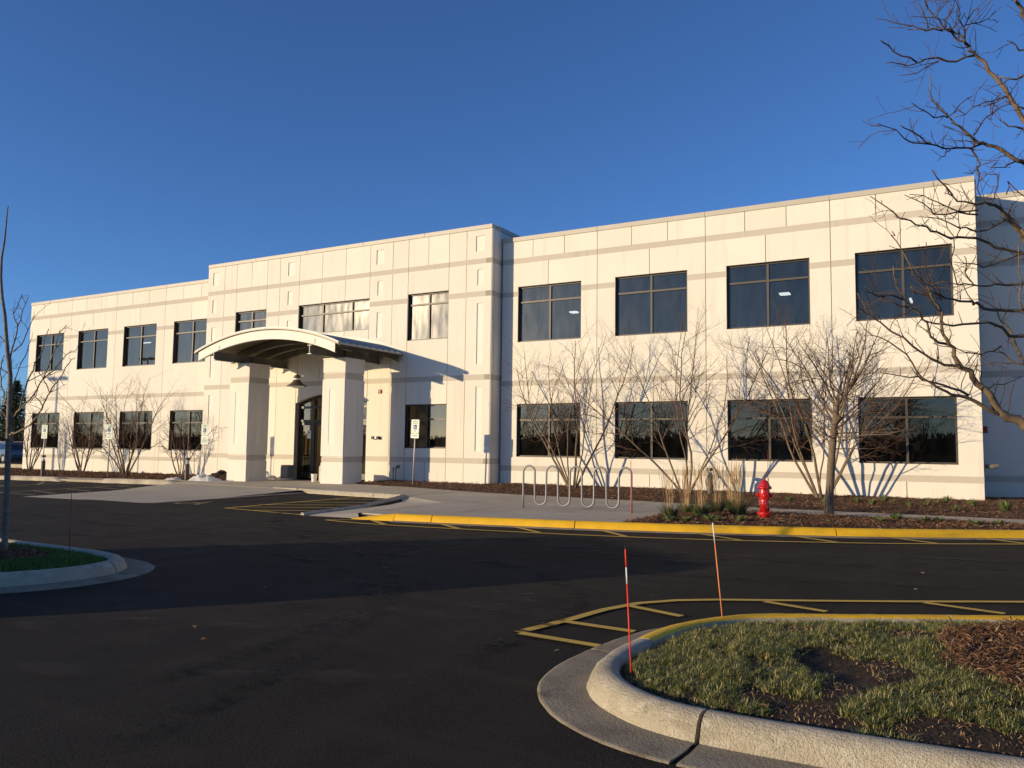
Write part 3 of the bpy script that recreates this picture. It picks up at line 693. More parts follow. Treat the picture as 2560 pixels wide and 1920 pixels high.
for k in range(n): coping(XBL+(XBR-XBL)*k/n, XBL+(XBR-XBL)*(k+1)/n, z['cap'], z['top'], y)
# arched head over the entrance: panel with a curved underside
b = MB(); seg = 24; xa, xb = CX-o7+G, CX+o7-G
def arch_z(x): t = (x-CX)/o7; return 3.06+.36*(1-t*t)
for i in range(seg):
    u = xa+(xb-xa)*i/seg; v = xa+(xb-xa)*(i+1)/seg
    b.face([(u, y, arch_z(u)), (v, y, arch_z(v)), (v, y, z['C0']), (u, y, z['C0'])])
    b.face([(u, y+.30, arch_z(u)), (v, y+.30, arch_z(v)), (v, y, arch_z(v)), (u, y, arch_z(u))])
b.build('wall_panel', WALL, bld)
# block side walls (right one visible), parapet return
def bside(x, ya, yb, s):
    b = MB(); b.box(min(x, x-s*.26)+(.0 if s < 0 else 0), max(x, x-s*.26)-(PT if s > 0 else -0), ya, yb, ZB, z['cap']); b.build('wall', JOINT if s > 0 else WALL, bld)
    if s > 0:
        for (p, q) in ((ya-.0, ya+.16), (ya+.16, yb)):
            for za, zb in ((z['A1'], z['cap']), (z['B1'], z['A0']), (z['C1'], z['B0']), (z['D1'], z['C0']), (ZB, z['D0'])): panel(p, q, za, zb, x, axis='x')
            for za, zb in ((z['A0'], z['A1']), (z['B0'], z['B1']), (z['C0'], z['C1']), (z['D0'], z['D1'])): band(p, q, za, zb, x, axis='x')
bside(XBR, B0+.005, 25.9, 1); bside(XBL, B0+.02, 25.9, -1)
box('coping', XBR-.30, XBR+.03, B0+.3, 25.95, z['cap'], z['top'], COPE, bld); box('coping', XBL-.03, XBL+.30, B0+.3, 25.95, z['cap'], z['top'], COPE, bld)
window(CX+o5, CX+o3, 5.265, 7.01, y, [CX+o4], 6.60, GLASSD); window(CX-o3, CX-o5, 5.265, 7.01, y, [CX-o4], 6.60, GLASSU)
window(CX-o7, CX+o7, 5.81, 7.02, y, [CX-.61, CX+.9], 6.60, GLASSD)
window(CX+o5, CX+o3, 1.33, 2.92, y, [CX+o4], 2.38, GLASS); window(CX-o3, CX-o5, 1.33, 2.92, y, [CX-o4], 2.38, GLASS)

# entrance glazing -----------------------------------------------------------
ey = B0+.20
b = MB(); xs_ = [CX-o7+.03, CX-1.02, CX-.04, CX+.96, CX+o7-.03]
for i, x in enumerate(xs_):
    w = .05 if i in (0, 4) else .055
    b.box(x-w, x+w, ey, ey+.12, .05, arch_z(x)-.03)
for i in range(4):
    for zt in (2.36, 2.90): b.box(xs_[i]+.05, xs_[i+1]-.05, ey+.003, ey+.117, zt-.045, zt+.045)
for i in range(30):
    u = xs_[0]+(xs_[-1]-xs_[0])*i/30; v = xs_[0]+(xs_[-1]-xs_[0])*(i+1)/30
    q = len(b.v)
    for yy in (ey-.02, ey+.14):
        for (p, dz) in ((u, -.09), (v, -.09), (v, .03), (u, .03)): b.v.append((p, yy, arch_z(p)+dz))
    for f in ((0, 1, 2, 3), (7, 6, 5, 4), (0, 4, 5, 1), (1, 5, 6, 2), (2, 6, 7, 3), (3, 7, 4, 0)): b.f.append(tuple(q+k for k in f)); b.mi.append(0)
ent = b.build('entrance_frame', DARKF, bld)
for i in range(4):
    a, c = xs_[i]+.05, xs_[i+1]-.05
    if i in (0, 3): pass
    p = MB(); p.face([(a, ey+.06, 2.405), (c, ey+.06, 2.405), (c, ey+.06, 2.855), (a, ey+.06, 2.855)]); p.build('pane', GLASSE, ent)
    p = MB(); top = [(c-(c-a)*k/6) for k in range(7)]
    p.face([(a, ey+.06, 2.945), (c, ey+.06, 2.945)]+[(t, ey+.06, arch_z(t)-.05) for t in top]); p.build('pane', GLASSE, ent)
def door(xa, xb, hinge_left):
    b = MB(); w = .085
    b.box(xa, xa+w, ey+.03, ey+.085, .11, 2.30); b.box(xb-w, xb, ey+.03, ey+.085, .11, 2.30)
    b.box(xa+w, xb-w, ey+.031, ey+.084, .11, .33); b.box(xa+w, xb-w, ey+.031, ey+.084, 2.19, 2.30)
    d = b.build('door', DARKF, bld)
    p = MB(); p.face([(xa+w, ey+.055, .33), (xb-w, ey+.055, .33), (xb-w, ey+.055, 2.19), (xa+w, ey+.055, 2.19)]); p.build('pane', GLASSE, d)
    hx = xb-w*.5 if hinge_left else xa+w*.5
    h = MB(); h.tube([(hx, ey-.03, .95), (hx, ey-.03, 1.28)], .016, 8); h.box(hx-.01, hx+.01, ey-.03, ey+.035, .97, .99); h.box(hx-.01, hx+.01, ey-.03, ey+.035, 1.24, 1.26); h.build('door_handle', GALV, d)
    return d
d1 = door(xs_[0]+.055, xs_[1]-.06, True); d2 = door(xs_[1]+.06, xs_[2]-.06, True); d3 = door(xs_[2]+.06, xs_[3]-.06, False); d4 = door(xs_[3]+.06, xs_[4]-.055, False)
nb = MB(); nb.box(xs_[0]+.42, xs_[0]+.62, ey+.04, ey+.046, 1.66, 1.98); nt_ = nb.build('notice', WHITE, d1); nt_['label'] = 'white paper notice taped to the door glass'
box('notice_print', xs_[0]+.49, xs_[0]+.55, ey+.036, ey+.0395, 1.87, 1.93, BLACK, d1)

# interior: floors, ceilings, back wall, some columns
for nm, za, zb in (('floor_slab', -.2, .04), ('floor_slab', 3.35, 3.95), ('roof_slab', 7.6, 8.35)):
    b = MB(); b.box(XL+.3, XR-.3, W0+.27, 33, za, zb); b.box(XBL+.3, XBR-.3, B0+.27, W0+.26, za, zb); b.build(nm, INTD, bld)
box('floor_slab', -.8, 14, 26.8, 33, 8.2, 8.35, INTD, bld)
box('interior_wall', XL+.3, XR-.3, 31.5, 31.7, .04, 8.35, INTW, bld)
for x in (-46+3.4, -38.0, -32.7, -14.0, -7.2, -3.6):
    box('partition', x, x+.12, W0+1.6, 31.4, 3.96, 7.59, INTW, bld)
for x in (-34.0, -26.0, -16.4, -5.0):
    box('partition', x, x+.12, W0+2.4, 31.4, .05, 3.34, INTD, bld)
# tan board and lobby wall behind the entrance
box('lobby_board', xs_[0]+.16, xs_[1]-.2, ey+.14, ey+.155, 1.0, 2.0, CARD, bld)
box('interior_wall', CX-3.2, CX+2.6, 26.6, 26.7, .05, 3.3, DESKM, bld)
rr = random.Random(3)
for (x, y_, z_, w_, d_) in ((-13.3, 28.0, 6.6, .14, .14), (-5.46, 28.0, 6.65, .16, .16), (-37.4, 27.0, 6.6, .3, .03), (-1.62, 27.6, 6.05, .03, .35)):
    b = MB(); b.box(x-w_, x+w_, y_-d_, y_+d_, z_, z_+.05); f = b.build('ceiling_light', LIT, bld)

# canopy ---------------------------------------------------------------------
R = 9.4; HW = 3.53; ZE = 4.80; ZAP = ZE+(R-math.sqrt(R*R-HW*HW)); ZCN = ZAP-R
def arc(x, off=0.0): return ZCN+math.sqrt((R+off)**2-(x-CX)**2)
cnp = bld
CY0, CY1 = 20.28, 23.80
b = MB(); n = 28
X = [CX-HW+2*HW*i/n for i in range(n+1)]
for i in range(n):
    u, v = X[i], X[i+1]; q = len(b.v)
    b.v += [(u, CY0, arc(u)-.05), (v, CY0, arc(v)-.05), (v, CY1, arc(v)-.05), (u, CY1, arc(u)-.05), (u, CY0, arc(u)), (v, CY0, arc(v)), (v, CY1, arc(v)), (u, CY1, arc(u))]
    b.f += [(q, q+3, q+2, q+1), (q+4, q+5, q+6, q+7), (q, q+1, q+5, q+4), (q+2, q+3, q+7, q+6)]; b.mi += [1, 0, 2, 0]
    if i == 0: b.f.append((q, q+4, q+7, q+3)); b.mi.append(0)
    if i == n-1: b.f.append((q+1, q+2, q+6, q+5)); b.mi.append(0)
canopy = b.build('canopy_roof', [ROOFM, DECK, COPE], bld)
canopy['label'] = 'arched standing seam canopy roof over the entrance'
# seams run with the slope (along the arch), standing ribs spaced in y
for k in range(11):
    yy = CY0+.03+(CY1-CY0-.06)*k/10; b = MB()
    for i in range(n):
        u, v = X[i], X[i+1]; q = len(b.v)
        b.v += [(u, yy-.011, arc(u)+.002), (u, yy+.011, arc(u)+.002), (u, yy+.011, arc(u, .042)), (u, yy-.011, arc(u, .042)),
                (v, yy-.011, arc(v)+.002), (v, yy+.011, arc(v)+.002), (v, yy+.011, arc(v, .042)), (v, yy-.011, arc(v, .042))]
        b.f += [(q, q+4, q+7, q+3), (q+3, q+7, q+6, q+2), (q+2, q+6, q+5, q+1)]; b.mi += [0, 0, 0]
    b.f += [(0, 3, 2, 1), (len(b.v)-4, len(b.v)-3, len(b.v)-2, len(b.v)-1)]; b.mi += [0, 0]
    b.build('roof_seam', ROOFM, canopy)
# corrugations below the deck
b = MB()
for k in range(22):
    yy = CY0+.12+(CY1-CY0-.2)*k/21
    for i in range(n):
        u, v = X[i], X[i+1]; q = len(b.v)
        b.v += [(u, yy-.03, arc(u)-.052), (u, yy, arc(u)-.085), (u, yy+.03, arc(u)-.052), (v, yy-.03, arc(v)-.052), (v, yy, arc(v)-.085), (v, yy+.03, arc(v)-.052)]
        b.f += [(q, q+1, q+4, q+3), (q+1, q+2, q+5, q+4)]; b.mi += [0, 0]
b.build('deck_corrugation', DECK, canopy, kind='stuff')
# front fascia channel: curved, cream
def curved_channel(name, yy, th, top, hgt, hw, m_, flange=.09, fs=1):
    b = MB(); n = 28; xx = [CX-hw+2*hw*i/n for i in range(n+1)]
    def ring(x): 
        zt = arc(x)-top; zb = zt-hgt
        y0, y1 = (yy, yy+th); yf = yy+th+flange*fs if fs > 0 else yy-flange
        return [(x, y0, zb), (x, y0, zt), (x, yy+th+flange, zt), (x, yy+th+flange, zt-.015), (x, y1, zt-.015), (x, y1, zb+.015), (x, yy+th+flange, zb+.015), (x, yy+th+flange, zb)]
    q0 = len(b.v)
    for x in xx: b.v += ring(x)
    for i in range(n):
        for j in range(8):
            j2 = (j+1) % 8; a = q0+i*8; b.f.append((a+j, a+8+j, a+8+j2, a+j2)); b.mi.append(0)
    b.f.append((0, 1, 2, 3, 4, 5, 6, 7)); b.mi.append(0); e = q0+n*8; b.f.append(tuple(e+k for k in range(8))[::-1]); b.mi.append(0)
    return b.build(name, m_, bld)
fas = curved_channel('canopy_fascia', CY0+.06, .012, .075, .315, HW-.18, FASCIA); fas['label'] = 'curved cream front channel of the canopy'
for s in (-1, 1):                                       # small notches where the girders meet the fascia
    box('girder_clip', CX+s*2.35-.11, CX+s*2.35+.11, CY0+.045, CY0+.059, 4.80+.02, 4.80+.20, FASCIA, fas)
for yy in (21.90, 22.85, 23.70): curved_channel('canopy_rib', yy, .012, .09, .27, HW-.16, STEEL)
for s in (-1, 1):
    x = CX+s*2.35; b = MB(); ya, yb = 20.20, B0-.0
    b.box(x-.006, x+.006, ya, yb, 4.475, 4.745); b.box(x-.085, x+.085, ya, yb, 4.455, 4.475); b.box(x-.085, x+.085, ya, yb, 4.745, 4.765)
    gd = b.build('canopy_girder', STEEL, bld)
    for yq in (21.95,): box('girder_stiffener', x-.08, x+.08, yq-.006, yq+.006, 4.4755, 4.7445, STEEL, gd)
    # cream-painted end face of the girder
    b = MB(); b.box(x-.086, x+.086, ya-.006, ya-.001, 4.453, 4.477); b.box(x-.086, x+.086, ya-.006, ya-.001, 4.743, 4.767); b.box(x-.009, x+.009, ya-.006, ya-.001, 4.477, 4.743); b.build('girder_end', FASCIA, gd)
# wall flashing above the canopy
b = MB()
for i in range(n):
    u, v = CX-HW-.02+(2*HW+.04)*i/n, CX-HW-.02+(2*HW+.04)*(i+1)/n
    q = len(b.v)
    b.v += [(u, B0-.012, arc(u)-.02), (v, B0-.012, arc(v)-.02), (v, B0-.012, arc(v)+.13), (u, B0-.012, arc(u)+.13), (u, B0-.001, arc(u)+.13), (v, B0-.001, arc(v)+.13), (u, CY1-.02, arc(u)+.012), (v, CY1-.02, arc(v)+.012)]
    b.f += [(q, q+1, q+2, q+3), (q+3, q+2, q+5, q+4), (q+6, q+7, q+1, q)]; b.mi += [0]*3
b.build('wall_flashing', FASCIA, bld)
# pillars: shaft, base, bands, with shallow joints
def pillar(xc):
    ya, yb = 21.45, 22.46; w = .505; xa, xb = xc-w, xc+w
    b = MB()
    for za, zb, ins in ((ZB, .79, 0), (.815, .985, .014), (1.01, 3.70, 0), (3.725, 3.915, .014), (3.94, 4.40, 0), (4.40, 4.452, -.014)):
        b.box(xa+ins, xb-ins, ya+ins, yb-ins, za, zb)
    b.box(xa+.03, xb-.03, ya+.03, yb-.03, ZB, 4.44)
    p = b.build('pillar', WALL, bld)
    for za, zb in ((.817, .983), (3.727, 3.913)): box('pillar_band', xa+.011, xb-.011, ya+.011, yb-.011, za, zb, BAND, p)
    for za, zb in ((1.012, 3.698),):
        # sunken strip panels, framed by raised faces on the front and the right side
        f = hf('pillar_face', xa-.002, xb+.002, za, zb, ya-.016, [(xc-.05-.13, xc-.05+.13, 1.42, 3.36, .013)], .018, WALL, p)
        f = hf('pillar_face', ya+.01, yb, za, zb, xb+.016, [(22.0-.13, 22.0+.13, 1.42, 3.36, .013)], .018, WALL, p, axis='x')
    return p
pillar(CX-2.35); pillar(CX+2.35)

LOCUST=[[[0.33,6.0,3.48,0.0147],[0.25,5.96,3.65,0.0135],[0.17,5.93,3.79,0.0123],[0.12,5.89,3.88,0.011],[0.06,5.85,3.94,0.0098],[0.04,5.82,3.97,0.0086],[0.01,5.78,3.99,0.0075],[-0.02,5.75,4.04,0.0064],[-0.06,5.71,4.06,0.0053],[-0.11,5.67,4.05,0.0043],[-0.19,5.64,4.05,0.0035],[-0.31,5.6,4.07,0.0028]],[[0.04,5.85,3.98,0.0078],[-0.02,5.79,4.01,0.0071],[-0.06,5.73,4.05,0.0064],[-0.11,5.68,4.08,0.0058],[-0.15,5.62,4.12,0.0051],[-0.2,5.56,4.21,0.0044],[-0.21,5.5,4.24,0.0038]],[[-0.11,5.6,4.01,0.005],[-0.19,5.57,4.02,0.0044],[-0.27,5.55,4.06,0.0038],[-0.37,5.52,4.09,0.0032],[-0.48,5.5,4.14,0.0026]],[[0.07,5.9,3.94,0.0078],[-0.04,5.82,3.89,0.0069],[-0.14,5.73,3.9,0.006],[-0.23,5.65,3.87,0.0051],[-0.26,5.57,3.82,0.0042],[-0.35,5.48,3.8,0.0034],[-0.43,5.4,3.79,0.0025]],[[-0.26,5.6,3.84,0.0057],[-0.34,5.53,3.87,0.0051],[-0.41,5.47,3.93,0.0044],[-0.45,5.4,3.94,0.0038]],[[-0.14,5.7,3.86,0.0038],[-0.2,5.6,3.8,0.0032],[-0.35,5.5,3.73,0.0025]],[[0.02,5.8,3.97,0.0058],[0.01,5.78,4.03,0.0051],[0.0,5.75,4.09,0.0045],[-0.01,5.72,4.15,0.0038],[-0.02,5.7,4.24,0.0032]],[[0.01,5.8,4.1,0.0039],[0.06,5.75,4.16,0.0032],[0.1,5.7,4.15,0.0025]],[[0.02,5.8,4.11,0.0039],[0.1,5.85,4.13,0.0032],[0.19,5.9,4.21,0.0026]],[[-0.09,5.7,4.08,0.0038],[-0.07,5.75,4.18,0.0032],[-0.04,5.8,4.29,0.0026]],[[-0.14,5.6,4.11,0.0038],[-0.1,5.6,4.17,0.0032],[-0.08,5.6,4.21,0.0025]],[[-0.19,5.6,4.05,0.0044],[-0.21,5.6,4.14,0.0035],[-0.24,5.6,4.23,0.0026]],[[0.32,6.1,3.25,0.0149],[0.28,6.05,3.25,0.0136],[0.21,6.01,3.31,0.0123],[0.12,5.96,3.35,0.0111],[0.07,5.92,3.36,0.0098],[0.03,5.87,3.39,0.0086],[-0.02,5.83,3.44,0.0075],[-0.06,5.78,3.46,0.0064],[-0.1,5.74,3.51,0.0053],[-0.16,5.69,3.58,0.0043],[-0.19,5.65,3.64,0.0035],[-0.19,5.6,3.75,0.0028]],[[-0.1,5.75,3.5,0.0045],[-0.15,5.69,3.49,0.0041],[-0.2,5.62,3.5,0.0038],[-0.25,5.56,3.52,0.0035],[-0.29,5.5,3.54,0.0031]],[[0.09,6.0,3.38,0.0072],[0.03,5.91,3.33,0.0066],[-0.05,5.83,3.32,0.006],[-0.13,5.74,3.3,0.0054],[-0.19,5.66,3.31,0.0048],[-0.25,5.57,3.34,0.0042],[-0.3,5.49,3.36,0.0037],[-0.35,5.4,3.37,0.0031]],[[-0.19,5.6,3.29,0.005],[-0.29,5.52,3.29,0.0044],[-0.34,5.45,3.31,0.0037],[-0.41,5.38,3.36,0.0031],[-0.47,5.3,3.37,0.0025]],[[0.04,5.95,3.43,0.0052],[0.08,6.0,3.5,0.0047],[0.1,6.05,3.55,0.0042],[0.15,6.1,3.6,0.0037],[0.21,6.15,3.66,0.0032],[0.28,6.2,3.68,0.0027]],[[0.04,5.95,3.39,0.0059],[0.03,5.91,3.32,0.0053],[0.06,5.87,3.25,0.0047],[0.07,5.82,3.2,0.0041],[0.05,5.78,3.14,0.0036],[0.03,5.74,3.11,0.003],[-0.02,5.7,3.11,0.0025]],[[0.15,6.0,3.57,0.0039],[0.17,6.0,3.66,0.0033],[0.18,6.0,3.71,0.0026]],[[0.23,5.95,3.65,0.0051],[0.15,5.86,3.6,0.0045],[0.08,5.78,3.56,0.0038],[0.01,5.69,3.49,0.0031],[-0.06,5.6,3.44,0.0025]],[[-0.09,5.8,3.53,0.0039],[-0.03,5.85,3.61,0.0032],[0.04,5.9,3.67,0.0026]],[[-0.09,5.8,3.3,0.0039],[-0.12,5.75,3.25,0.0032],[-0.16,5.7,3.21,0.0025]],[[0.13,5.8,3.15,0.0025],[0.21,5.9,3.17,0.0038],[0.27,6.0,3.23,0.0051]],[[0.05,5.8,3.17,0.0051],[0.06,5.75,3.06,0.0044],[0.07,5.7,2.94,0.0037]],[[-0.18,5.3,3.03,0.0036],[-0.13,5.4,2.97,0.0042],[-0.08,5.5,2.92,0.0049]],[[0.16,5.6,3.04,0.0036],[0.14,5.6,2.92,0.0036]],[[0.21,5.6,2.99,0.0036],[0.2,5.6,2.91,0.0036]],[[0.35,6.1,4.0,0.0066],[0.3,6.05,4.02,0.0046],[0.25,6.0,4.04,0.0026]],[[0.34,6.0,3.8,0.0077],[0.29,5.95,3.75,0.0058],[0.19,5.9,3.77,0.0038]],[[0.32,6.0,3.44,0.0077],[0.28,5.95,3.44,0.0054],[0.21,5.9,3.47,0.0032]],[[0.37,6.6,4.48,0.0128],[0.34,6.55,4.55,0.0114],[0.33,6.5,4.57,0.0099]],[[0.25,5.7,1.53,0.0297],[0.17,5.66,1.57,0.0269],[0.12,5.62,1.61,0.0241],[0.09,5.58,1.68,0.0214],[0.04,5.54,1.75,0.019],[-0.01,5.49,1.81,0.0167],[-0.06,5.45,1.86,0.0146],[-0.1,5.41,1.93,0.0126],[-0.12,5.37,1.99,0.0108],[-0.15,5.33,2.05,0.0092],[-0.15,5.29,2.17,0.0078],[-0.18,5.25,2.22,0.0065],[-0.22,5.21,2.32,0.0054],[-0.26,5.16,2.37,0.0045],[-0.29,5.12,2.4,0.0038],[-0.34,5.08,2.52,0.0033],[-0.39,5.04,2.6,0.003],[-0.38,5.0,2.61,0.0028]],[[0.14,5.65,1.59,0.0143],[0.08,5.58,1.61,0.0126],[0.01,5.52,1.66,0.011],[-0.05,5.46,1.69,0.0095],[-0.12,5.39,1.7,0.0082],[-0.19,5.32,1.74,0.0069],[-0.26,5.26,1.79,0.0058],[-0.31,5.2,1.88,0.0048],[-0.38,5.13,1.96,0.004],[-0.47,5.07,2.02,0.0033],[-0.54,5.0,2.06,0.003]],[[-0.03,5.5,1.7,0.0083],[-0.12,5.42,1.74,0.0071],[-0.21,5.34,1.77,0.0059],[-0.28,5.26,1.8,0.0047],[-0.37,5.18,1.8,0.0035],[-0.48,5.1,1.82,0.0023]],[[-0.06,5.5,1.87,0.0095],[-0.15,5.44,1.88,0.0087],[-0.21,5.38,1.91,0.0078],[-0.28,5.31,1.96,0.007],[-0.35,5.25,2.03,0.0062],[-0.42,5.19,2.07,0.0054],[-0.49,5.12,2.13,0.0045],[-0.54,5.06,2.21,0.0037],[-0.57,5.0,2.27,0.0029]],[[-0.13,5.4,2.0,0.0083],[-0.19,5.34,2.02,0.0075],[-0.22,5.29,2.06,0.0067],[-0.25,5.23,2.13,0.0059],[-0.3,5.17,2.19,0.0051],[-0.34,5.11,2.24,0.0044],[-0.37,5.06,2.3,0.0036],[-0.38,5.0,2.41,0.0028]],[[-0.26,5.3,2.14,0.0047],[-0.14,5.42,2.12,0.0057],[-0.05,5.53,2.13,0.0068],[0.09,5.65,2.15,0.0079],[0.16,5.77,2.13,0.009],[0.2,5.88,2.09,0.0102],[0.28,6.0,2.1,0.0113]],[[-0.34,5.1,2.23,0.0046],[-0.42,5.03,2.25,0.0038],[-0.49,4.97,2.26,0.003],[-0.52,4.9,2.29,0.0023]],[[-0.3,5.2,2.2,0.0047],[-0.4,5.13,2.23,0.0039],[-0.47,5.07,2.27,0.0031],[-0.52,5.0,2.36,0.0023]],[[-0.2,5.1,2.3,0.0045],[-0.22,5.07,2.37,0.0039],[-0.2,5.05,2.43,0.0034],[-0.22,5.02,2.47,0.0028],[-0.21,5.0,2.53,0.0022]],[[-0.15,5.3,2.25,0.0035],[-0.19,5.2,2.31,0.0029],[-0.26,5.1,2.35,0.0023]],[[0.31,6.2,2.76,0.0184],[0.27,6.12,2.82,0.0158],[0.22,6.05,2.89,0.0134],[0.18,5.98,2.93,0.0112],[0.12,5.9,2.94,0.0091],[0.05,5.82,2.93,0.0073],[-0.02,5.75,2.94,0.0058],[-0.08,5.68,2.96,0.0045],[-0.11,5.6,2.99,0.0037]],[[0.31,6.2,2.67,0.0105],[0.2,6.11,2.69,0.0097],[0.11,6.02,2.72,0.009],[0.04,5.93,2.74,0.0082],[-0.07,5.84,2.74,0.0074],[-0.13,5.75,2.73,0.0067],[-0.21,5.66,2.75,0.0059],[-0.29,5.57,2.78,0.0052],[-0.34,5.48,2.8,0.0045],[-0.4,5.39,2.83,0.0037],[-0.52,5.3,2.92,0.0031]],[[0.22,6.0,2.86,0.0077],[0.14,5.9,2.8,0.0066],[0.04,5.8,2.75,0.0055],[-0.05,5.7,2.76,0.0045],[-0.16,5.6,2.81,0.0035],[-0.27,5.5,2.81,0.0025]],[[0.05,5.8,2.86,0.0063],[-0.06,5.68,2.86,0.0053],[-0.19,5.55,2.83,0.0043],[-0.24,5.42,2.87,0.0033],[-0.33,5.3,2.9,0.0024]],[[0.05,5.7,2.86,0.005],[-0.06,5.62,2.85,0.0043],[-0.12,5.55,2.87,0.0037],[-0.21,5.48,2.91,0.0031],[-0.31,5.4,2.93,0.0024]],[[0.29,6.0,2.26,0.0114],[0.16,5.91,2.26,0.0103],[0.07,5.82,2.26,0.0092],[0.01,5.74,2.28,0.0081],[-0.06,5.65,2.29,0.0071],[-0.14,5.56,2.3,0.006],[-0.2,5.48,2.32,0.005],[-0.27,5.39,2.32,0.004],[-0.31,5.3,2.34,0.003]],[[0.3,6.1,2.65,0.0077],[0.23,6.02,2.61,0.0067],[0.13,5.94,2.56,0.0056],[0.07,5.86,2.53,0.0046],[-0.01,5.78,2.55,0.0035],[-0.09,5.7,2.55,0.0025]],[[0.3,6.1,2.45,0.009],[0.19,5.98,2.43,0.0076],[0.1,5.86,2.41,0.0063],[0.02,5.74,2.4,0.005],[-0.07,5.62,2.39,0.0037],[-0.22,5.5,2.38,0.0024]],[[0.02,5.8,2.41,0.0044],[-0.03,5.77,2.49,0.0038],[-0.02,5.73,2.53,0.0031],[-0.03,5.7,2.58,0.0025]],[[0.15,5.8,2.02,0.0049],[0.08,5.72,1.98,0.0043],[-0.01,5.65,1.97,0.0037],[-0.1,5.58,2.0,0.003],[-0.21,5.5,2.02,0.0024]],[[0.28,6.0,1.92,0.0075],[0.19,5.95,1.96,0.0057],[0.14,5.9,2.0,0.0038]],[[0.26,6.0,1.97,0.0101],[0.22,5.97,2.09,0.008],[0.16,5.93,2.19,0.0059],[0.14,5.9,2.25,0.0038]],[[0.28,5.9,2.24,0.0062],[0.26,5.87,2.35,0.0054],[0.26,5.83,2.47,0.0045],[0.26,5.8,2.66,0.0037]],[[0.07,5.6,1.74,0.0036],[0.15,5.65,1.77,0.003],[0.25,5.7,1.82,0.0024]],[[0.05,5.6,1.75,0.0048],[0.04,5.55,1.84,0.0036],[0.02,5.5,1.89,0.0024]],[[-0.07,5.4,2.35,0.0035],[-0.1,5.38,2.49,0.0033],[-0.08,5.35,2.63,0.0029],[-0.12,5.32,2.74,0.0026],[-0.09,5.3,2.83,0.0023]],[[-0.04,5.4,1.87,0.0035],[-0.01,5.45,1.92,0.0029],[0.03,5.5,1.96,0.0024]],[[-0.18,5.4,1.91,0.0036],[-0.18,5.35,1.99,0.0029],[-0.2,5.3,2.05,0.0023]]]
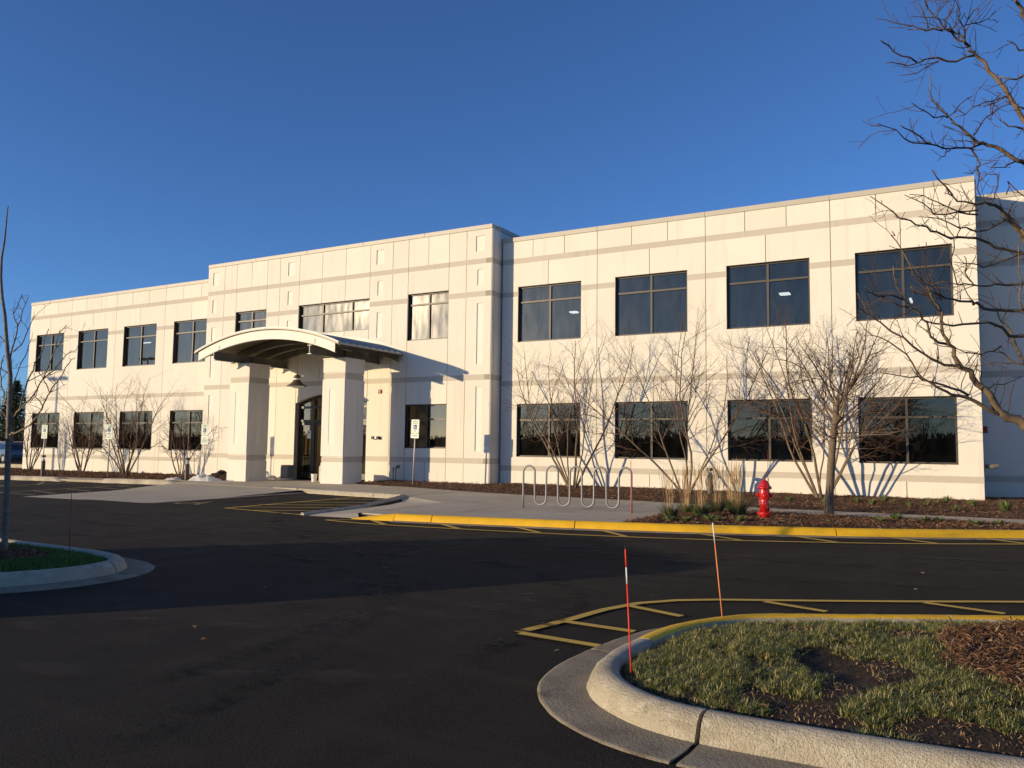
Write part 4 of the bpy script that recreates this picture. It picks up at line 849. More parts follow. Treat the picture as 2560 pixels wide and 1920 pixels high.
SAPLING=[[[-9.53,5.21,0.16,0.0338],[-9.56,5.21,0.93,0.0321],[-9.59,5.21,1.42,0.0303],[-9.61,5.21,1.74,0.0284],[-9.62,5.21,1.96,0.0265],[-9.63,5.21,2.12,0.0245],[-9.71,5.21,2.36,0.0227],[-9.78,5.21,2.64,0.0208],[-9.82,5.21,2.82,0.0189],[-9.91,5.21,3.07,0.017],[-9.96,5.21,3.3,0.015],[-9.97,5.21,3.53,0.013],[-9.93,5.21,3.73,0.0109],[-9.92,5.21,3.9,0.0089],[-9.91,5.21,4.1,0.0068],[-9.9,5.21,4.15,0.0047]],[[-9.58,5.21,1.58,0.0114],[-9.55,5.24,1.65,0.0106],[-9.51,5.28,1.76,0.0098],[-9.51,5.31,1.93,0.0091],[-9.51,5.34,2.06,0.0083],[-9.47,5.38,2.19,0.0075],[-9.42,5.41,2.34,0.0067],[-9.4,5.44,2.48,0.0058],[-9.45,5.48,2.6,0.0051],[-9.44,5.51,2.69,0.0042]],[[-9.48,5.21,1.66,0.0102],[-9.32,5.17,1.72,0.0094],[-9.09,5.14,1.82,0.0085],[-8.89,5.1,1.93,0.0076],[-8.72,5.06,2.04,0.0068],[-8.54,5.02,2.2,0.006],[-8.4,4.99,2.35,0.0052],[-8.29,4.95,2.5,0.0045],[-8.1,4.91,2.56,0.0037]],[[-8.96,5.21,2.07,0.0067],[-8.72,5.16,2.13,0.0058],[-8.49,5.11,2.23,0.0049],[-8.27,5.06,2.3,0.0041],[-8.06,5.01,2.33,0.0033]],[[-9.61,5.21,1.43,0.0114],[-9.3,5.15,1.47,0.0104],[-8.99,5.1,1.54,0.0094],[-8.74,5.04,1.66,0.0084],[-8.53,4.99,1.8,0.0076],[-8.36,4.93,1.87,0.0067],[-8.15,4.88,1.98,0.0059],[-7.96,4.82,2.06,0.0051],[-7.79,4.77,2.14,0.0043],[-7.6,4.71,2.18,0.0035]],[[-8.84,5.21,1.9,0.0055],[-8.74,5.11,1.99,0.0049],[-8.62,5.01,2.03,0.0044],[-8.52,4.91,2.07,0.0038],[-8.38,4.81,2.12,0.0033]],[[-9.65,5.21,2.14,0.0104],[-9.73,5.26,2.41,0.0094],[-9.76,5.31,2.56,0.0083],[-9.82,5.36,2.72,0.0072],[-9.85,5.41,2.81,0.0061],[-9.92,5.46,2.93,0.005],[-9.9,5.51,3.11,0.0039]],[[-9.54,5.21,2.69,0.0069],[-9.78,5.31,2.79,0.0059],[-10.02,5.41,2.89,0.0048],[-10.03,5.51,3.15,0.0037]],[[-9.6,5.21,2.39,0.0069],[-9.45,5.21,2.46,0.006],[-9.37,5.21,2.57,0.0051],[-9.28,5.21,2.7,0.0043],[-9.23,5.21,2.79,0.0034]],[[-9.58,5.21,1.57,0.0091],[-9.92,5.31,1.69,0.0078],[-10.18,5.41,1.8,0.0064],[-10.46,5.51,2.0,0.0049]],[[-9.65,5.21,1.77,0.008],[-9.89,5.28,1.83,0.007],[-10.07,5.34,1.87,0.0059],[-10.3,5.41,1.93,0.0048]],[[-9.65,5.21,2.14,0.0069],[-10.04,5.31,2.21,0.0059],[-10.34,5.41,2.27,0.0049]],[[-9.73,5.21,2.47,0.007],[-9.94,5.28,2.55,0.0059],[-10.15,5.34,2.61,0.0048],[-10.37,5.41,2.7,0.0037]],[[-9.62,5.21,1.36,0.0091],[-9.54,5.14,1.4,0.0075],[-9.49,5.08,1.44,0.006],[-9.44,5.01,1.46,0.0044]],[[-9.63,5.21,1.78,0.0092],[-9.89,5.29,1.89,0.0082],[-10.13,5.36,2.17,0.0072],[-10.27,5.44,2.31,0.0061],[-10.34,5.51,2.42,0.0049]],[[-9.45,5.21,2.23,0.0057],[-9.41,5.24,2.33,0.005],[-9.43,5.28,2.45,0.0042],[-9.44,5.31,2.53,0.0035]],[[-9.59,5.21,1.8,0.0069],[-9.64,5.26,2.05,0.0058],[-9.63,5.31,2.24,0.0047]],[[-8.96,5.21,1.76,0.0055],[-8.93,5.11,1.85,0.0044],[-8.72,5.01,1.95,0.0032]],[[-9.27,5.21,2.04,0.0056],[-9.24,5.31,2.11,0.0046],[-9.27,5.41,2.19,0.0035]],[[-9.34,5.21,1.78,0.0045],[-9.29,5.26,1.8,0.004],[-9.26,5.31,1.96,0.0034]]]

# ------------------------------------------------------------------ planting beds
def mulch_front(x):
    P = [(-48, 21.0), (-44, 20.95), (-36.5, 20.95), (-29.7, 20.75), (-26.5, 21.2), (-25.1, 21.7)]
    for a, c in zip(P[:-1], P[1:]):
        if a[0] <= x <= c[0]: return a[1]+(c[1]-a[1])*(x-a[0])/(c[0]-a[0])
    return 21
rbed = [(-18.95, 22.2), (-18.3, 21.55), (-16.0, 21.15), (-13.6, 20.42), (-10.8, 19.82), (-8, 19.62), (-5.0, 19.05), (-2.5, 19.0), (8, 19.3), (8, 26.6), (-14.3, 26.6), (-14.3, 24.6), (-14.6, 23.95), (-18.95, 23.95)]
ibed = [(-5.43, 13.3), (-4.0, 13.75), (-2.07, 14.5), (-.8, 15.15), (.65, 16.05), (3.2, 17.5), (8, 17.55), (8, 17.6), (-3.7, 17.45), (-4.97, 17.25), (-5.4, 15.7)]
ibed = [(-5.44, 13.28), (-4.0, 13.6), (-2.07, 14.38), (-.8, 15.05), (.65, 15.95), (3.1, 17.35), (3.0, 17.46), (-4.97, 17.28), (-5.42, 15.7)]
lbed = [(-52, 21.0), (-44, 20.95), (-36.5, 20.95), (-29.7, 20.75), (-26.5, 21.2), (-25.05, 21.7), (-25.0, 23.95), (-28.9, 23.95), (-29.2, 24.6), (-43.5, 24.6), (-52, 24.6)]
def edge_d(poly, x, y):
    d = 9
    for i in range(len(poly)):
        a = Vector(poly[i]); c = Vector(poly[(i+1) % len(poly)]); ab = c-a; t = max(0, min(1, (Vector((x, y))-a).dot(ab)/max(1e-9, ab.length_squared)))
        d = min(d, (a+ab*t-Vector((x, y))).length)
    return d
def nz(x, y, s): return mnoise.noise(Vector((x*s, y*s, 3.1)))
def rz(x, y): return PZ-.02+min(.05, edge_d(rbed, x, y)*.12)+.025*nz(x, y, 1.3)+.03*nz(x, y, 4)+max(0, (y-21.5))*.02
def iz(x, y): return .095+min(.04, edge_d(ibed, x, y)*.12)+.02*nz(x, y, 1.3)+.025*nz(x, y, 4)
def lz(x, y): return lot_z(x)*(1-.55*max(0, min(1, (y-21)/3.5)))+.05+min(.05, edge_d(lbed, x, y)*.1)+.03*nz(x, y, 1.3)+.03*nz(x, y, 4)
grid('mulch_bed', -19, 8, 18.9, 26.6, 190, 62, rz, MULCHB, keep=lambda x, y: inside(rbed, x, y))
grid('mulch_bed', -5.5, 3.2, 13.2, 17.5, 110, 54, iz, MULCHB, keep=lambda x, y: inside(ibed, x, y))
grid('mulch_bed', -52, -25, 20.7, 24.6, 150, 28, lz, MULCHB, keep=lambda x, y: inside(lbed, x, y))
def chips(name, n, poly, fz, bbox, L=(.03, .09), wd=(.008, .02), rng=None, m_=CHIP, lift=.012, dens=None):
    rng = rng or RNG; b = MB(); k = 0; x0, x1, y0, y1 = bbox
    while k < n:
        x = rng.uniform(x0, x1); y = rng.uniform(y0, y1)
        if not inside(poly, x, y): k += .2; continue
        if dens and rng.random() > dens(x, y): k += .2; continue
        k += 1; a = rng.uniform(0, math.pi); l = rng.uniform(*L)/2; w = rng.uniform(*wd)/2
        t = rng.gauss(0, .35); r = rng.gauss(0, .5); z = fz(x, y)+rng.uniform(0, lift)
        d = Vector((math.cos(a)*math.cos(t), math.sin(a)*math.cos(t), math.sin(t))); s_ = Vector((-math.sin(a)*math.cos(r), math.cos(a)*math.cos(r), math.sin(r)))
        c = Vector((x, y, z+abs(d.z)*l)); u = d.cross(s_)*w*.6
        b.face([c-d*l-s_*w*.6, c+d*l-s_*w, c+u], 0); b.face([c+d*l-s_*w, c+d*l+s_*w*.4, c+u]); b.face([c+d*l+s_*w*.4, c-d*l+s_*w, c+u]); b.face([c-d*l+s_*w, c-d*l-s_*w*.6, c+u])
    return b
chips('m', 17000, rbed, rz, (-19, 8, 18.9, 25), L=(.03, .11)).build('mulch_chips', CHIP)
tag(bpy.data.objects['mulch_chips'], 'brown wood mulch chips in the bed along the right wing', 'mulch', kind='stuff')
o = chips('m', 9000, ibed, iz, (-5.5, 3, 13.2, 17.5), L=(.03, .10)).build('mulch_chips', CHIP); tag(o, 'brown wood mulch chips in the bed behind the yellow kerb', 'mulch', kind='stuff')
o = chips('m', 9000, lbed, lz, (-46, -25, 20.8, 24.5), L=(.05, .14), wd=(.02, .04)).build('mulch_chips', CHIP); tag(o, 'brown wood mulch chips in the bed along the left wing', 'mulch', kind='stuff')
b = MB(); rr = random.Random(8)
def leaf(b, x, y, z, s, rng):
    a = rng.uniform(0, 6.28); t = rng.gauss(0, .4); d = Vector((math.cos(a), math.sin(a), t*.5)).normalized(); w = Vector((-math.sin(a), math.cos(a), rng.gauss(0, .4))).normalized(); c = Vector((x, y, z))
    b.face([c-d*s, c+w*s*.5+Vector((0, 0, s*.2)), c+d*s]); b.face([c-d*s, c+d*s, c-w*s*.5+Vector((0, 0, s*.25))])
for poly, fz, bb, n in ((rbed, rz, (-19, 8, 18.9, 24.4), 260), (ibed, iz, (-5.5, 3, 13.2, 17.5), 110), (lbed, lz, (-44, -25, 20.8, 24), 260)):
    k = 0
    while k < n:
        x = rr.uniform(bb[0], bb[1]); y = rr.uniform(bb[2], bb[3])
        if inside(poly, x, y): k += 1; leaf(b, x, y, fz(x, y)+.02, rr.uniform(.02, .045), rr)
for _ in range(46):
    x = rr.uniform(-12, 0); y = rr.uniform(3.5, 18); leaf(b, x, y, .02, rr.uniform(.012, .028), rr)
tag(b.build('fallen_leaves', LEAF), 'scattered pale brown fallen leaves on mulch and asphalt', 'leaves', kind='stuff')

# ------------------------------------------------------------------ near island: soil, grass, mulch
npoly = [(x, y) for x, y in near_path if x < 4]
nring = (1.25, 5.9, 1.42)
soilp = [(-1.0, 5.30), (-.88, 5.46), (-.72, 5.38), (-.58, 5.02), (-.44, 4.66), (-.62, 4.66), (-.82, 4.85), (-.98, 5.08)]
def in_ring(x, y): return math.hypot((x-nring[0])/1.05, (y-nring[1]))+.12*nz(x, y, 2.5) < nring[2]
def bare(x, y):
    if inside(soilp, x+.09*nz(x, y, 5)+.05*nz(x, y, 14), y+.09*nz(x, y+9, 5)+.05*nz(x, y+4, 14)): return True
    if edge_d(npoly, x, y) < .06+.05*nz(x, y, 5): return True
    # bare strip behind the near kerb
    if y < 4.35+.12*nz(x, y, 2) and x > -1.1 and nz(x+5, y, 2.2) > -.12: return True
    if math.hypot(x+1.15, y-5.95) < .13: return True
    return nz(x+2, y+7, 1.7) > .42
def nzf(x, y):
    e = edge_d(npoly, x, y); h = .085+min(.05, e*.09)+.018*nz(x, y, 3)+.010*nz(x, y, 11)
    if inside(soilp, x, y): h -= .018
    if in_ring(x, y): h += .03
    return h
grid('island_soil', -1.95, 4, 3.9, 9.6, 150, 140, nzf, SOIL, keep=lambda x, y: inside(npoly, x, y) )
GR = random.Random(5)
def blade(b, x, y, z, h, w, rng, lean=.6):
    a = rng.uniform(0, 6.28); c, s = math.cos(a), math.sin(a); l = rng.gauss(0, lean)*h; l2 = l*2.0
    d = rng.uniform(0, 6.28); dx, dy = math.cos(d), math.sin(d)
    n = len(b.v)
    b.v += [(x-c*w, y-s*w, z), (x+c*w, y+s*w, z), (x+c*w*.7+dx*l*.45, y+s*w*.7+dy*l*.45, z+h*.6), (x-c*w*.7+dx*l*.45, y-s*w*.7+dy*l*.45, z+h*.6), (x+dx*l2*.6, y+dy*l2*.6, z+h*(1-.25*min(1, abs(l/h))))]
    b.f += [(n, n+1, n+2, n+3), (n+3, n+2, n+4)]; b.mi += [0, 0]
b = MB(); tuftc = []
while len(tuftc) < 2500:
    x = GR.uniform(-1.85, 1.2); y = GR.uniform(3.95, 7.9)
    if not inside(npoly, x, y) or in_ring(x, y) or bare(x, y): continue
    if nz(x, y+3, 3.2) < -.28 and GR.random() < .75: continue
    tuftc.append((x, y, GR.uniform(.022, .055)*(1+.5*nz(x, y, 2)), GR.random()))
for x, y, r, q in tuftc:
    hh = (.020+r*.60)*GR.uniform(.7, 1.35)
    for _ in range(int(20+r*650)):
        a = GR.uniform(0, 6.283); rr = r*GR.random()**.7; px, py = x+math.cos(a)*rr, y+math.sin(a)*rr
        if not inside(npoly, px, py): continue
        h = hh*GR.uniform(.45, 1.25)*(1-.35*rr/r); w = GR.uniform(.0010, .0020); lean = (rr/r)*.8+abs(GR.gauss(0, .38)); z = nzf(px, py)-.003
        da = a+GR.gauss(0, .6); c, s = math.cos(da), math.sin(da); n = len(b.v); l1 = h*lean*.45; l2 = h*lean*1.25
        b.v += [(px+s*w, py-c*w, z), (px-s*w, py+c*w, z), (px-s*w*.7+c*l1, py+c*w*.7+s*l1, z+h*.6), (px+s*w*.7+c*l1, py-c*w*.7+s*l1, z+h*.6), (px+c*l2, py+s*l2, z+h*(1-.3*min(1, lean)))]
        b.f += [(n, n+1, n+2, n+3), (n+3, n+2, n+4)]; b.mi += [0, 0]
tag(b.build('grass', GRASS), 'tufty winter grass on the near kerbed island', 'grass', kind='stuff')
# sparse tired blades over soil
b = MB()
for _ in range(13000):
    x = GR.uniform(-1.8, 1.4); y = GR.uniform(3.95, 7.6)
    if inside(npoly, x, y) and not inside(soilp, x, y): blade(b, x, y, nzf(x, y)-.001, GR.uniform(.008, .026), .0015, GR, 1.6)
tag(b.build('dry_grass', STRAW), 'dry straw blades between the grass tufts of the near island', 'grass', kind='stuff')
rp = [(nring[0]+1.6*math.cos(t*.3), nring[1]+1.6*math.sin(t*.3)) for t in range(21)]
o = chips('n', 15000, [(x, y) for x, y in rp], lambda x, y: nzf(x, y)+.004, (-.5, 1.6, 4.4, 7.6), L=(.018, .065), wd=(.004, .012), lift=.03, dens=lambda x, y: 1 if in_ring(x, y) and inside(npoly, x, y) else 0).build('mulch_chips', CHIP)
tag(o, 'brown shredded mulch ring at the right of the near island', 'mulch', kind='stuff')
o = chips('n', 900, npoly, lambda x, y: nzf(x, y)+.002, (-1.8, 1.2, 4.0, 7.4), L=(.012, .035), wd=(.004, .009), lift=.006).build('soil_litter', CHIP)
tag(o, 'loose chips and crumbs strewn over the near island soil', 'litter', kind='stuff')
b = MB()
for _ in range(34):
    x = GR.uniform(-1.6, .9); y = GR.uniform(4.1, 6.8)
    if inside(npoly, x, y): leaf(b, x, y, nzf(x, y)+.02, GR.uniform(.016, .03), GR)
tag(b.build('fallen_leaves', LEAF), 'a few curled dead leaves in the near island grass', 'leaves', kind='stuff')
# crumbs of soil
b = MB()
for _ in range(2600):
    x = GR.uniform(-1.8, 1.0); y = GR.uniform(3.96, 6.9)
    if not inside(npoly, x, y): continue
    if bare(x, y): 
        r = GR.uniform(.002, .007); z = nzf(x, y); q = len(b.v)
        b.v += [(x+r, y, z), (x-r*.6, y+r*.8, z), (x-r*.5, y-r*.9, z), (x, y, z+r)]; b.f += [(q, q+1, q+3), (q+1, q+2, q+3), (q+2, q, q+3)]; b.mi += [0]*3
tag(b.build('soil_crumbs', SOIL), 'dark crumbs of bare soil on the near island', 'soil', kind='stuff')

# left island
lp = [(x, y) for x, y in left_path]
def llz(x, y): return .09+min(.04, edge_d(lp, x, y)*.09)+.012*nz(x, y, 3)
grid('island_soil', -13, -7.8, 3.4, 5.9, 60, 40, llz, SOIL, keep=lambda x, y: inside(lp, x, y))
b = MB(); k = 0
def lring(x, y): return math.hypot((x+9.6)/.95, (y-5.0)/.5) < 1.0+.2*nz(x, y, 4)
while k < 26000:
    x = GR.uniform(-11.5, -7.8); y = GR.uniform(3.5, 5.8); k += .3
    if not inside(lp, x, y) or lring(x, y) or edge_d(lp, x, y) < .03: continue
    k += .7; blade(b, x, y, llz(x, y)-.003, GR.uniform(.03, .055), GR.uniform(.0025, .004), GR, .5)
MG = mat('fresh_grass', (.06, .11, .02), .7, island=[(0, (.055, .12, .015)), (.7, (.09, .19, .025)), (.93, (.14, .21, .04)), (1, (.30, .26, .12))])
tag(b.build('grass', MG), 'fresh green grass on the left kerbed island', 'grass', kind='stuff')
o = chips('n', 3500, lp, lambda x, y: llz(x, y)+.002, (-10.8, -8.4, 4.3, 5.6), L=(.02, .06), wd=(.008, .018), dens=lambda x, y: 1 if lring(x, y) else 0, m_=CHIP).build('mulch_chips', CHIP)
tag(o, 'dark mulch ring around the sapling on the left island', 'mulch', kind='stuff')

# ------------------------------------------------------------------ bare trees
WALL_Y = [99]
def grow(b, p, d, L, r0, lv, spec, rng, tip=None):
    S = spec[lv]; n = S['n']; pts = [p.copy()]; rad = [r0]; r1 = tip if tip is not None else r0*S['taper']; q = p.copy(); dd = d.copy()
    for i in range(n):
        dd = (dd+Vector((rng.gauss(0, 1), rng.gauss(0, 1), rng.gauss(0, 1)))*S['wob']+Vector((0, 0, S['up']))).normalized()
        q = q+dd*(L/n)
        if q.y > WALL_Y[0]: q.y = WALL_Y[0]-abs(rng.gauss(0, .03)); dd.y = -abs(dd.y)*.3
        pts.append(q.copy()); rad.append(r0+(r1-r0)*(i+1)/n)
    S['out'].tube(pts, rad, S['sides'], cap=False)
    if lv+1 < len(spec) and S['kids']:
        k = max(1, int(round(S['kids']*rng.uniform(.75, 1.25))))
        for j in range(k):
            t = min(.985, S['from']+(1-S['from'])*(j+rng.uniform(.1, .9))/k); x = t*n; i = int(x); f = x-i
            pp = pts[i].lerp(pts[i+1], f); dl = (pts[i+1]-pts[i]).normalized()
            ax = dl.orthogonal().normalized(); ax.rotate(Matrix.Rotation(rng.uniform(0, 6.283), 3, dl))
            ang = math.radians(rng.gauss(S['ang'], 8)); nd = (dl*math.cos(ang)+ax*math.sin(ang)).normalized()
            rr_ = rad[i]+(rad[i+1]-rad[i])*f
            grow(b, pp, nd, L*S['ratio']*(1-S['short']*t)*rng.uniform(.7, 1.25), min(rr_*.62, spec[lv+1]['rmax']), lv+1, spec, rng)
    return pts, rad
def multistem(x, y, zb, stems, H, label, group, rng, spread=.45, m1=TWIGG, dens=1.0, dirs=None, tw=.0042):
    root = empty('multistem_shrub', (x, y, zb), label, 'shrub', group)
    tw_ = MB()
    spec = [dict(n=12, wob=.075, up=.012, taper=.2, sides=6, kids=10*dens, ang=42, ratio=.40, short=.45, out=None, **{'from': .26}),
            dict(n=6, wob=.12, up=.03, taper=.25, sides=4, kids=7.4*dens, ang=38, ratio=.42, short=.4, out=tw_, rmax=.015, **{'from': .15}),
            dict(n=4, wob=.18, up=.03, taper=.4, sides=3, kids=4.5*dens, ang=46, ratio=.48, short=.3, out=tw_, rmax=.009, **{'from': .15}),
            dict(n=2, wob=.2, up=.03, taper=.6, sides=3, kids=0, ang=40, ratio=.5, short=.3, out=tw_, rmax=tw, **{'from': .2})]
    for k in range(stems):
        sb = MB(); spec[0]['out'] = sb
        if dirs: a, sp, hh, rr0 = dirs[k]
        else: a = 2*math.pi*(k+rng.uniform(-.25, .25))/stems; sp = rng.uniform(.35, 1)*spread; hh = rng.uniform(.8, 1.05); rr0 = rng.uniform(.022, .036)
        d = Vector((math.cos(a)*sp, math.sin(a)*sp*.6-.03, 1)).normalized()
        grow(sb, Vector((math.cos(a)*.07, math.sin(a)*.06, -.08)), d, H*hh, rr0, 0, spec, rng)
        # first metre keeps its splay and then straightens
        sb.build('stem', BARKG, root, smooth=True)
    o = tw_.build('twigs', m1, root, kind='stuff')
    return root
# keep growth in front of the wall (local coordinates)
PI = math.pi
def D_(a, s, h, r): return (a, s, h, r)
WALL_Y[0] = 24.40-23.5
multistem(-11.16, 23.5, .12, 7, 4.9, 'bare vase-shaped multi-stem shrub behind the bicycle rack, beside the first right window', 'multi-stem shrubs against the right wing', random.Random(21),
          dirs=[(PI, .74, .98, .042), (PI*.93, .50, .98, .032), (PI*1.05, .30, .98, .028), (PI*.5, .05, 1.0, .042), (.15, .34, 1.02, .040), (-.1, .20, 1.05, .028), (PI*1.2, .14, 1.02, .026)])
WALL_Y[0] = 24.40-22.9
multistem(-7.3, 22.9, .12, 7, 5.1, 'bare multi-stem shrub rising behind the straw grasses, between the second and third right windows', 'multi-stem shrubs against the right wing', random.Random(33),
          dirs=[(PI, .62, 1.0, .038), (PI*1.05, .40, .98, .032), (PI*.9, .20, 1.0, .034), (.1, .16, 1.0, .040), (-.1, .36, 1.0, .038), (.2, .55, .9, .026), (PI*.4, .06, 1.0, .028)])
WALL_Y[0] = 24.40-23.25
multistem(-3.65, 23.25, .12, 8, 5.0, 'bare multi-stem shrub behind the single-trunk tree, left of the last right window', 'multi-stem shrubs against the right wing', random.Random(45),
          dirs=[(PI, .64, 1.02, .042), (PI*1.02, .44, 1.02, .036), (PI*.95, .24, 1.0, .034), (PI*.5, .04, 1.02, .045), (.1, .26, 1.0, .036), (0, .46, .95, .036), (-.2, .66, .85, .028), (PI*1.4, .1, .95, .026)])
for i, (x, y, H, st, sp, lb) in enumerate(((-41.0, 23.4, 3.4, 6, .36, 'sparse bare shrub beside the bollard light at the far left corner of the building'),
                                 (-36.6, 23.3, 3.3, 8, .58, 'wide bare shrub between the first and second windows of the left wing'),
                                 (-31.9, 22.3, 4.3, 10, .55, 'tallest bare shrub of the left wing, behind the middle accessible parking sign'),
                                 (-29.6, 23.3, 3.0, 5, .62, 'small sparse bare shrub nearest the entrance pillar on the left'))):
    WALL_Y[0] = 24.4-y if x < -29.3 else 23.8-y
    multistem(x, y, lz(x, y), st, H, lb, 'bare shrubs against the left wing', random.Random(60+i), spread=sp*1.15, dens=.9, tw=.0055)
WALL_Y[0] = 99

# single-trunk tree by the hydrant
def street_tree():
    rng = random.Random(77)
    root = empty('street_tree', (-2.63, 17.62, .09), 'single-trunk bare tree with a dense low twiggy crown, right of the fire hydrant', 'tree')
    tw_ = MB(); tb = MB()
    pts = [Vector(p) for p in ((0, 0, -.1), (.0, 0, .05), (.02, 0, .5), (.06, 0, 1.1), (.11, 0, 1.6), (.16, .0, 2.0), (.20, 0, 2.35), (.26, .02, 2.6), (.33, .05, 2.9), (.36, .05, 3.2))]
    rad = [.125, .098, .080, .074, .069, .058, .032, .020, .012, .006]
    tb.tube(pts, rad, 12); tb.build('trunk', BARKG, root, smooth=True)
    spec = [dict(n=9, wob=.11, up=.035, taper=.22, sides=5, kids=7.5, ang=44, ratio=.42, short=.35, out=None, **{'from': .18}),
            dict(n=5, wob=.16, up=.04, taper=.35, sides=4, kids=5, ang=46, ratio=.5, short=.4, out=tw_, rmax=.013, **{'from': .12}),
            dict(n=3, wob=.2, up=.02, taper=.5, sides=3, kids=4, ang=45, ratio=.55, short=.3, out=tw_, rmax=.008, **{'from': .12}),
            dict(n=2, wob=.22, up=0, taper=.7, sides=3, kids=0, ang=40, ratio=.5, short=.3, out=tw_, rmax=.005, **{'from': .2})]
    # (height on trunk, azimuth, rise, length, radius)
    L_ = [(2.05, .1, 1.5, 2.0, .034), (2.0, PI, 1.7, 1.9, .032), (1.95, 1.5, 1.6, 1.8, .028), (1.9, -.5, 1.2, 1.9, .028), (2.2, .3, 2.4, 1.9, .028), (2.15, 2.7, 2.6, 1.8, .026), (1.85, PI*1.1, 1.0, 1.7, .026), (1.8, .4, .9, 1.8, .026), (2.3, 4.4, 2.2, 1.6, .022), (2.4, 0, 1.3, 1.5, .02), (2.5, 3.0, 1.3, 1.3, .018), (2.8, .4, 1.2, 1.0, .014), (3.0, 3.4, 1.2, .9, .013),
          (1.75, 0, .45, 1.6, .022), (1.65, .3, .12, 1.5, .02), (1.6, -.3, .05, 1.45, .02), (1.5, .05, .02, 1.3, .018), (1.7, -.6, .3, 1.5, .018), (1.55, PI*.95, .55, 1.1, .017), (1.45, PI*1.1, .35, .9, .015), (1.65, 2.2, .5, 1.2, .017), (1.55, 4.4, .3, 1.2, .017), (1.7, 5.0, .35, 1.3, .017), (1.35, .2, -.05, 1.0, .014)]
    for z, a, el, L, r0 in L_:
        i = max(j for j in range(len(pts)) if pts[j].z <= z); f = (z-pts[i].z)/(pts[i+1].z-pts[i].z); p = pts[i].lerp(pts[i+1], f)
        d = Vector((math.cos(a), math.sin(a), el)).normalized()
        sb = MB(); spec[0]['out'] = sb; grow(sb, p, d, L*rng.uniform(.92, 1.08), r0, 0, spec, rng); sb.build('branch', BARKG, root, smooth=True)
    tw_.build('twigs', TWIG, root, kind='stuff')
    lb = MB()
    for _ in range(14): leaf(lb, -.72+rng.gauss(0, .09), -.6+rng.gauss(0, .1), 1.72+rng.gauss(0, .04), .035, rng)
    lb.build('dead_leaves', mat('russet_leaf', (.30, .09, .04), .8), root, kind='stuff')
street_tree()

# honey locust at the right edge, limbs as they hang in the view
def limb_tree(name, loc, label, limbs, trunk, barkm, twigm, tw_len, spur_gap, seed, extra=None, twr=.0028, jitter=.012, sub=.4):
    rng = random.Random(seed); root = empty(name, loc, label, 'tree'); L0 = Vector(loc)
    tb = MB(); tb.tube([Vector(p)-L0 for p in trunk[0]], trunk[1], 12); tb.build('trunk', barkm, root, smooth=True)
    tw_ = MB()
    def zig(pts, rad, k=1.0):
        out = [pts[0]]; rr = [rad[0]]
        for i in range(len(pts)-1):
            n = max(2, int((pts[i+1]-pts[i]).length/.07))
            for j in range(1, n+1):
                q = pts[i].lerp(pts[i+1], j/n)
                if j < n: q = q+Vector((rng.gauss(0, 1), rng.gauss(0, 1), rng.gauss(0, 1)))*jitter*k
                out.append(q); rr.append(rad[i]+(rad[i+1]-rad[i])*j/n)
        return out, rr
    def spurs(pts, rad, gap, depth=0):
        acc = 0
        for i in range(len(pts)-1):
            acc += (pts[i+1]-pts[i]).length
            if acc > gap and rad[i] < .028:
                acc = rng.uniform(-gap*.5, gap*.3); d = (pts[i+1]-pts[i]).normalized(); ax = d.orthogonal().normalized(); ax.rotate(Matrix.Rotation(rng.uniform(0, 6.28), 3, d))
                ang = math.radians(rng.uniform(35, 75)); nd = (d*math.cos(ang)+ax*math.sin(ang)+Vector((0, 0, .25))).normalized()
                l = tw_len*(rng.random()**1.8*1.0+.12)*(.55 if depth else 1); q = pts[i].copy(); pp = [q.copy()]; rr = [min(rad[i]*.7, twr*1.5)]; n = max(2, int(l/.05)); dd = nd
                for j in range(n):
                    dd = (dd+Vector((rng.gauss(0, .22), rng.gauss(0, .22), rng.gauss(0, .22)+.05))).normalized(); q = q+dd*l/n; pp.append(q.copy()); rr.append(rr[0]+(twr*.6-rr[0])*(j+1)/n)
                tw_.tube(pp, rr, 4, cap=False)
                if depth < 1 and l > tw_len*sub: spurs(pp, rr, gap*.9, depth+1)
    for lm in limbs:
        pts = [Vector(p[:3])-L0 for p in lm]; rad = [max(p[3], .0022) for p in lm]
        p2, r2_ = zig(pts, rad)
        sb = MB(); sb.tube(p2, r2_, 7 if max(rad) > .01 else 5); sb.build('branch', barkm if max(rad) > .0075 else twigm, root, smooth=True)
        spurs(p2, r2_, spur_gap)
    tw_.build('twigs', twigm, root, kind='stuff')
    return root
T0 = Vector((1.25, 5.95, 0))
def join(lm, tz, steps=3, r=None):
    """carry a limb on from its frame-edge end to the trunk"""
    a = Vector(lm[0][:3]); c = Vector((T0.x-.02, T0.y, tz)); out = []
    for k in range(steps+1):
        t = k/steps; q = c.lerp(a, t); q.z -= .12*math.sin(t*math.pi); out.append((q.x, q.y, q.z, (r or lm[0][3]*1.8)+(lm[0][3]-(r or lm[0][3]*1.8))*t))
    return out[:-1]+[tuple(p) for p in lm]
LIMBS = []
for lm in LOCUST:
    lm = [tuple(p) for p in lm]
    if lm[0][0] > .18 and lm[0][3] > .003:
        lm = join(lm, {True: .95, False: max(.95, lm[0][2]-.9)}[lm[0][3] > .03], r=(.055 if lm[0][3] > .03 else None))
    LIMBS.append(lm)
limb_tree('honey_locust_tree', tuple(T0), 'bare honey locust tree whose zigzag limbs reach in from the right edge', LIMBS,
          ([T0+Vector((0, 0, -.05)), T0+Vector((0, 0, .5)), T0+Vector((.02, .02, 1.2)), T0+Vector((-.03, 0, 2.2)), T0+Vector((.05, .05, 3.4)), T0+Vector((.0, .1, 4.8))], [.13, .105, .09, .065, .045, .02]),
          BARKL, TWIG, .26, .055, 91, twr=.0024, jitter=.009)
S0 = Vector((-9.53, 5.21, .12))
